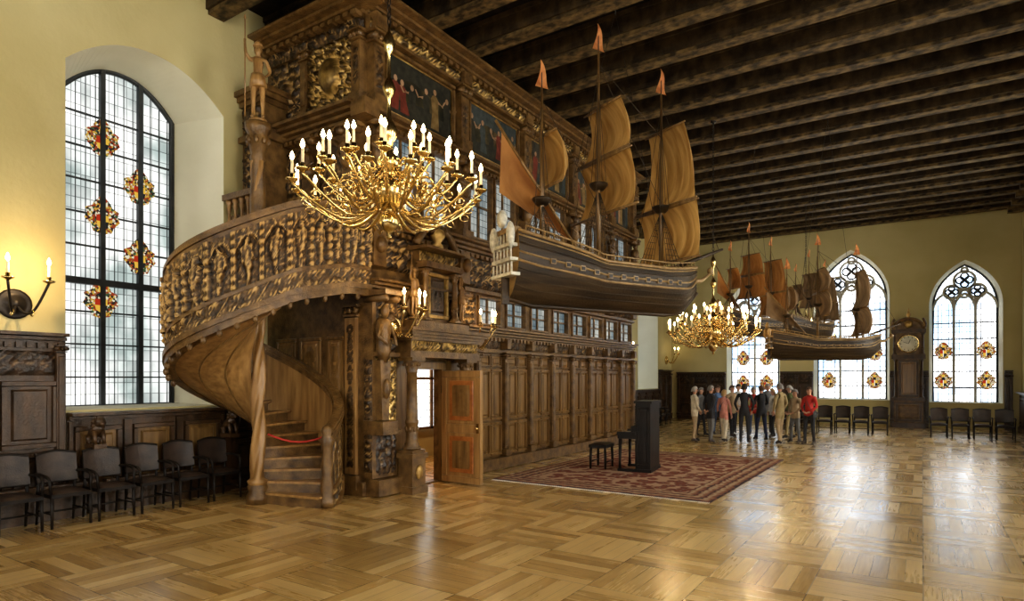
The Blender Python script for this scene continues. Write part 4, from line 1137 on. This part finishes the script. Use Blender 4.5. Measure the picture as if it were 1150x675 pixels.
# ------------------------------------------------------------------ people
def person_mesh(name,cols,pose='down',hem=.80,hair='short',female=False,bag=None,step=0,lean=0):
    shirt,trou,haircol=cols
    V=[];E_=[];R_=[];Lb=[]
    def v(p,r): V.append(Vector(p)); R_.append(r); return len(V)-1
    def e(a,b,l): E_.append((a,b)); Lb.append(l)
    f=.92 if female else 1.0
    hipw=1.08 if female else 1.0
    pel=v((0,0,.95),(.125*hipw,.15*hipw)); wa=v((.005,0,1.09),(.10,.125*f)); ch=v((.015,0,1.27),(.115,.155*f)); sc=v((-.005,0,1.405),(.075,.105)); nk=v((.0,0,1.475),(.048,.05))
    h1=v((.02,0,1.555),(.075,.066)); h2=v((.012,0,1.63),(.088,.076)); h3=v((.0,0,1.685),(.06,.055))
    e(pel,wa,'s'); e(wa,ch,'s'); e(ch,sc,'s'); e(sc,nk,'k'); e(nk,h1,'k'); e(h1,h2,'k'); e(h2,h3,'k')
    hands=[]
    for sg in (-1,1):
        sh=v((-.01,sg*.175*f,1.385),(.06,.055)); e(sc,sh,'s')
        P_={'down':((.0,sg*.235,1.13),(.05,sg*.24,.90),(.07,sg*.235,.83)),
            'fold':((.03,sg*.235,1.14),(.19,sg*.09,1.16),(.21,-sg*.0,1.17)),
            'front':((.01,sg*.235,1.13),(.15,sg*.10,.98),(.18,sg*.03,.96)),
            'behind':((-.06,sg*.235,1.14),(-.15,sg*.10,.97),(-.16,sg*.03,.94)),
            'pocket':((-.03,sg*.26,1.14),(.06,sg*.20,.95),(.08,sg*.17,.88)),
            'point':((.10,sg*.23,1.16),(.30,sg*.20,1.24),(.38,sg*.19,1.26)) if sg<0 else ((.0,sg*.235,1.13),(.05,sg*.24,.90),(.07,sg*.235,.83)),
            'raise':((.06,sg*.26,1.50),(.10,sg*.27,1.74),(.11,sg*.26,1.81)) if sg<0 else ((-.03,sg*.26,1.14),(.08,sg*.2,1.0),(.12,sg*.16,.96))}[pose]
        el=v(P_[0],(.043*f,.043*f)); wr=v(P_[1],(.029,.029)); hd=v(P_[2],(.022,.036))
        e(sh,el,'s'); e(el,wr,'s'); e(wr,hd,'k'); hands.append((Vector(P_[1]),Vector(P_[2]),sg))
        hp_=v((0,sg*.088*hipw,.87),(.092,.085)); kn=v((.02+step*sg*.10,sg*.10,.49),(.062,.058)); an=v((-.01+step*sg*.2,sg*.105,.10),(.04,.038)); to=v((.13+step*sg*.2,sg*.125,.035),(.035,.042))
        hl=v((-.05+step*sg*.2,sg*.10,.035),(.033,.035))
        e(pel,hp_,'t'); e(hp_,kn,'t'); e(kn,an,'t'); e(an,to,'o'); e(an,hl,'o')
    me=bpy.data.meshes.new(name+'_sk'); me.from_pydata([tuple(p) for p in V],E_,[]); me.update()
    o=bpy.data.objects.new(name+'_sk',me); scene.collection.objects.link(o)
    sk=o.modifiers.new('Skin','SKIN'); sk.use_smooth_shade=True
    sv=me.skin_vertices[0].data
    for i,r in enumerate(R_): sv[i].radius=r
    sv[0].use_root=True
    sb=o.modifiers.new('Sub','SUBSURF'); sb.levels=1; sb.render_levels=1
    bpy.context.view_layer.update()
    dg=bpy.context.evaluated_depsgraph_get()
    m2=bpy.data.meshes.new_from_object(o.evaluated_get(dg))
    mb=MB()
    vs=[tuple(q.co) for q in m2.vertices]
    lab={'k':'skin_h','t':trou,'o':'shoe'}
    groups={}
    for p in m2.polygons:
        c=p.center; best=9e9; bl='s'
        for (a,b),l in zip(E_,Lb):
            A,B=V[a],V[b]; ab=B-A; t=max(0,min(1,(c-A).dot(ab)/ab.length_squared)); d=(c-A-ab*t).length-(sum(R_[a])/2*(1-t)+sum(R_[b])/2*t)
            if d<best: best=d; bl=l
        if bl=='t' and c.z>hem: bl='s'
        if bl=='s' and c.z<hem: bl='t'
        if bl=='k' and 1.40<c.z<1.47: bl='s'
        mat=shirt if bl=='s' else lab[bl]
        if bl=='k' and c.z>1.5 and (c.z>1.665 or (c.x<-.005 and c.z>1.55)): mat=haircol
        groups.setdefault(mat,[]).append(tuple(p.vertices))
    mb.v.extend(vs)
    for k,fs in groups.items():
        for f_ in fs: mb.f.append(f_); mb.m.append(k); mb.sm.append(True)
    bpy.data.objects.remove(o); bpy.data.meshes.remove(m2)
    sk_='skin_h' if not shirt.startswith('wood') and shirt!='gilt' else shirt
    ey='eye' if sk_=='skin_h' else shirt
    for sg in (-1,1):
        mb.sph((.088,sg*.028,1.615),(.008,.011,.007),ey,6,5)
        mb.sph((.01,sg*.078,1.605),(.016,.008,.026),sk_,7,5)
        mb.tube([(.090,sg*.014,1.636),(.088,sg*.042,1.634)],.005,haircol,5)
    mb.tube([(.088,0,1.625),(.108,0,1.585),(.09,0,1.577)],[.008,.013,.009],sk_,6)
    mb.tube([(.086,-.022,1.553),(.092,0,1.551),(.086,.022,1.553)],.006,'lip' if sk_=='skin_h' else shirt,5)
    def hf(i,j):
        a=2*pi*i; b=(pi*.52)*j
        x=-.004+.103*math.sin(b)*math.cos(a); yy=.091*math.sin(b)*math.sin(a); z=1.635+.097*math.cos(b)
        if math.cos(a)<0.2:
            ext=(.2-math.cos(a))/1.2*j
            z-= ext*(.20 if hair=='long' else .075 if hair=='short' else .12)
        else: z+=.02*j*math.cos(a)
        return (x,yy,z)
    mb.grid(hf,20,8,haircol)
    for (w,h,sg) in hands:
        d=(h-w).normalized(); side=Vector((0,0,1)).cross(d)
        if side.length<.3: side=Vector((1,0,0))
        side.normalize(); nr=d.cross(side)
        for k in range(4):
            ln=(.060,.072,.076,.062)[k]; b=h+side*((k-1.5)*.018)
            mb.tube([b,b+d*ln*.6+nr*.004*sg,b+d*ln+nr*.02*sg],[.0095,.0085,.006],sk_,6)
        b=w.lerp(h,.6)+side*.03
        mb.tube([b,b+d*.03+side*.025,b+d*.06+side*.028],[.011,.010,.007],sk_,6)
    mb.tube([(.0+.062*math.cos(a*pi/6),.066*math.sin(a*pi/6),1.445+.008*math.cos(a*pi/6)) for a in range(12)],.012,shirt,6,closed=True)
    if bag=='back':
        mb.grid(lambda i,j:(-.14-.10*math.sin(pi*i)**.4*math.sin(pi*j)**.4,(i-.5)*.27,1.02+.38*j),10,10,'c_bag')
        for sg in (-1,1): mb.tube([(-.13,sg*.09,1.38),(.02,sg*.11,1.47),(.13,sg*.11,1.33),(.05,sg*.15,1.1),(-.12,sg*.12,1.05)],.012,'c_bag',6)
    if bag=='shoulder':
        mb.tube([(.0,-.10,1.47),(.13,0,1.28),(.12,.14,1.02)],.008,'c_bag',5); mb.tube([(.0,-.10,1.47),(-.13,0,1.25),(-.02,.18,1.0)],.008,'c_bag',5)
        mb.grid(lambda i,j:(-.08+.22*i,.19+.05*math.sin(pi*i)**.5*math.sin(pi*j)**.5,.80+.2*j),8,8,'c_bag'); mb.grid(lambda i,j:(-.08+.22*i,.19-.02*math.sin(pi*i),.80+.2*j),4,4,'c_bag')
    return mb
for nm,c in dict(c_cream=(.62,.55,.42),c_dark=(.03,.03,.035),c_navy=(.03,.04,.09),c_pink=(.60,.27,.22),c_grey=(.16,.16,.16),c_green=(.15,.17,.07),c_khaki=(.34,.26,.13),c_red=(.50,.04,.03),c_white=(.65,.65,.62),c_brown=(.16,.08,.04),c_blue=(.12,.2,.36),c_tan=(.42,.31,.19),c_jean=(.07,.10,.18),c_bag=(.05,.05,.05)).items(): cloth(nm,c)
for nm,c in dict(h_grey=(.24,.22,.20),h_white=(.45,.43,.40),h_brown=(.10,.05,.025),h_blond=(.42,.27,.11),h_dark=(.03,.02,.015)).items(): surf(nm,tuple(x*.8 for x in c),c,scale=(30,30,8),rough=.6,bump=.3,bscale=60)
G=[(780,18.6,1.66,0,'c_cream','c_tan','h_white','front',.80,'short',0,None),
(787,20.6,1.60,320,'c_grey','c_dark','h_grey','down',.8,'short',0,None),
(798,18.4,1.70,20,'c_dark','c_grey','h_grey','behind',.72,'short',0,None),
(806,21.0,1.66,280,'c_blue','c_jean','h_brown','fold',.8,'mid',1,None),
(813,18.7,1.56,40,'c_pink','c_cream','h_blond','down',.76,'mid',1,'shoulder'),
(822,20.2,1.68,300,'c_tan','c_dark','h_brown','pocket',.78,'short',0,None),
(829,21.6,1.70,270,'c_white','c_dark','h_dark','front',.78,'short',0,None),
(836,18.3,1.74,60,'c_dark','c_dark','h_dark','pocket',.74,'short',0,None),
(846,20.8,1.60,250,'c_red','c_jean','h_grey','front',.78,'mid',1,None),
(855,19.1,1.68,100,'c_dark','c_navy','h_brown','fold',.70,'short',0,None),
(862,21.4,1.72,260,'c_grey','c_dark','h_white','point',.8,'short',0,None),
(868,20.0,1.58,180,'c_white','c_dark','h_blond','down',.8,'long',1,None),
(876,18.0,1.76,120,'c_khaki','c_tan','h_grey','pocket',.74,'short',0,None),
(887,19.7,1.68,160,'c_green','c_khaki','h_white','down',.76,'short',0,'back'),
(893,18.3,1.58,200,'c_tan','c_grey','h_grey','front',.78,'short',0,None),
(909,17.8,1.66,215,'c_red','c_dark','h_brown','front',.86,'long',1,'shoulder')]
for (px,d,H,fa,a,b,c,pose,hem,hs,fe,bag) in G:
    x,y=cam2w(px,d)
    mbp=person_mesh('p',(a,b,c),pose,hem,hs,bool(fe),bag,step=random.choice([0,.35,-.35,.6]))
    o=mbp.obj('woman' if fe else 'man',(x,y,0),math.radians(fa)+TH,scale=H/1.72)
mbs=person_mesh('st',('wood_carved','wood_carved','wood_carved'),'raise',.8,'mid')
SM='wood_light'
for i,a in enumerate(mbs.m): mbs.m[i]=SM
mbs.tube([(.13,-.26,-.0+.02),(.12,-.26,2.25)],.016,SM,6)
mbs.lathe([(.0,0),(.035,.04),(.0,.16)],(.12,-.26,2.22),SM,6)
mbs.lathe([(.10,1.69),(.12,1.70),(.07,1.78),(.02,1.84)],(0,0,0),SM,10)
mbs.lathe([(.16,0),(.20,.02),(.17,.22),(.155,.3)],(0,0,.74),SM,12)
mbs.lathe([(.2,-.05),(.2,.001)],(0,0,0),SM,12)
so=mbs.obj('carved_statue',(CX,CY,5.83),-.75,scale=.66)
for (x,y,z,s,r) in ((BX+.30,7.86,2.905,.46,0),(BX+.30,9.14,2.905,.46,.2)):
    inst(so,(x,y,z+.025),r,s,'carved_statue')

# ------------------------------------------------------------------ world, camera
w=bpy.data.worlds.new('World'); scene.world=w; w.use_nodes=True
w.node_tree.nodes['Background'].inputs[0].default_value=(.7,.8,1,1); w.node_tree.nodes['Background'].inputs[1].default_value=.8
cam=bpy.data.cameras.new('camera'); co=bpy.data.objects.new('camera',cam); scene.collection.objects.link(co)
co.location=(0,0,1.9); co.rotation_euler=(pi/2,0,TH); cam.sensor_width=36; cam.lens=36*700/1150; cam.shift_y=87.5/1150
cam.clip_start=.05; cam.clip_end=200
scene.camera=co
scene.view_settings.view_transform='Standard'
try: scene.view_settings.look='Medium High Contrast'
except Exception as ex: print('look',ex)
scene.view_settings.exposure=.35
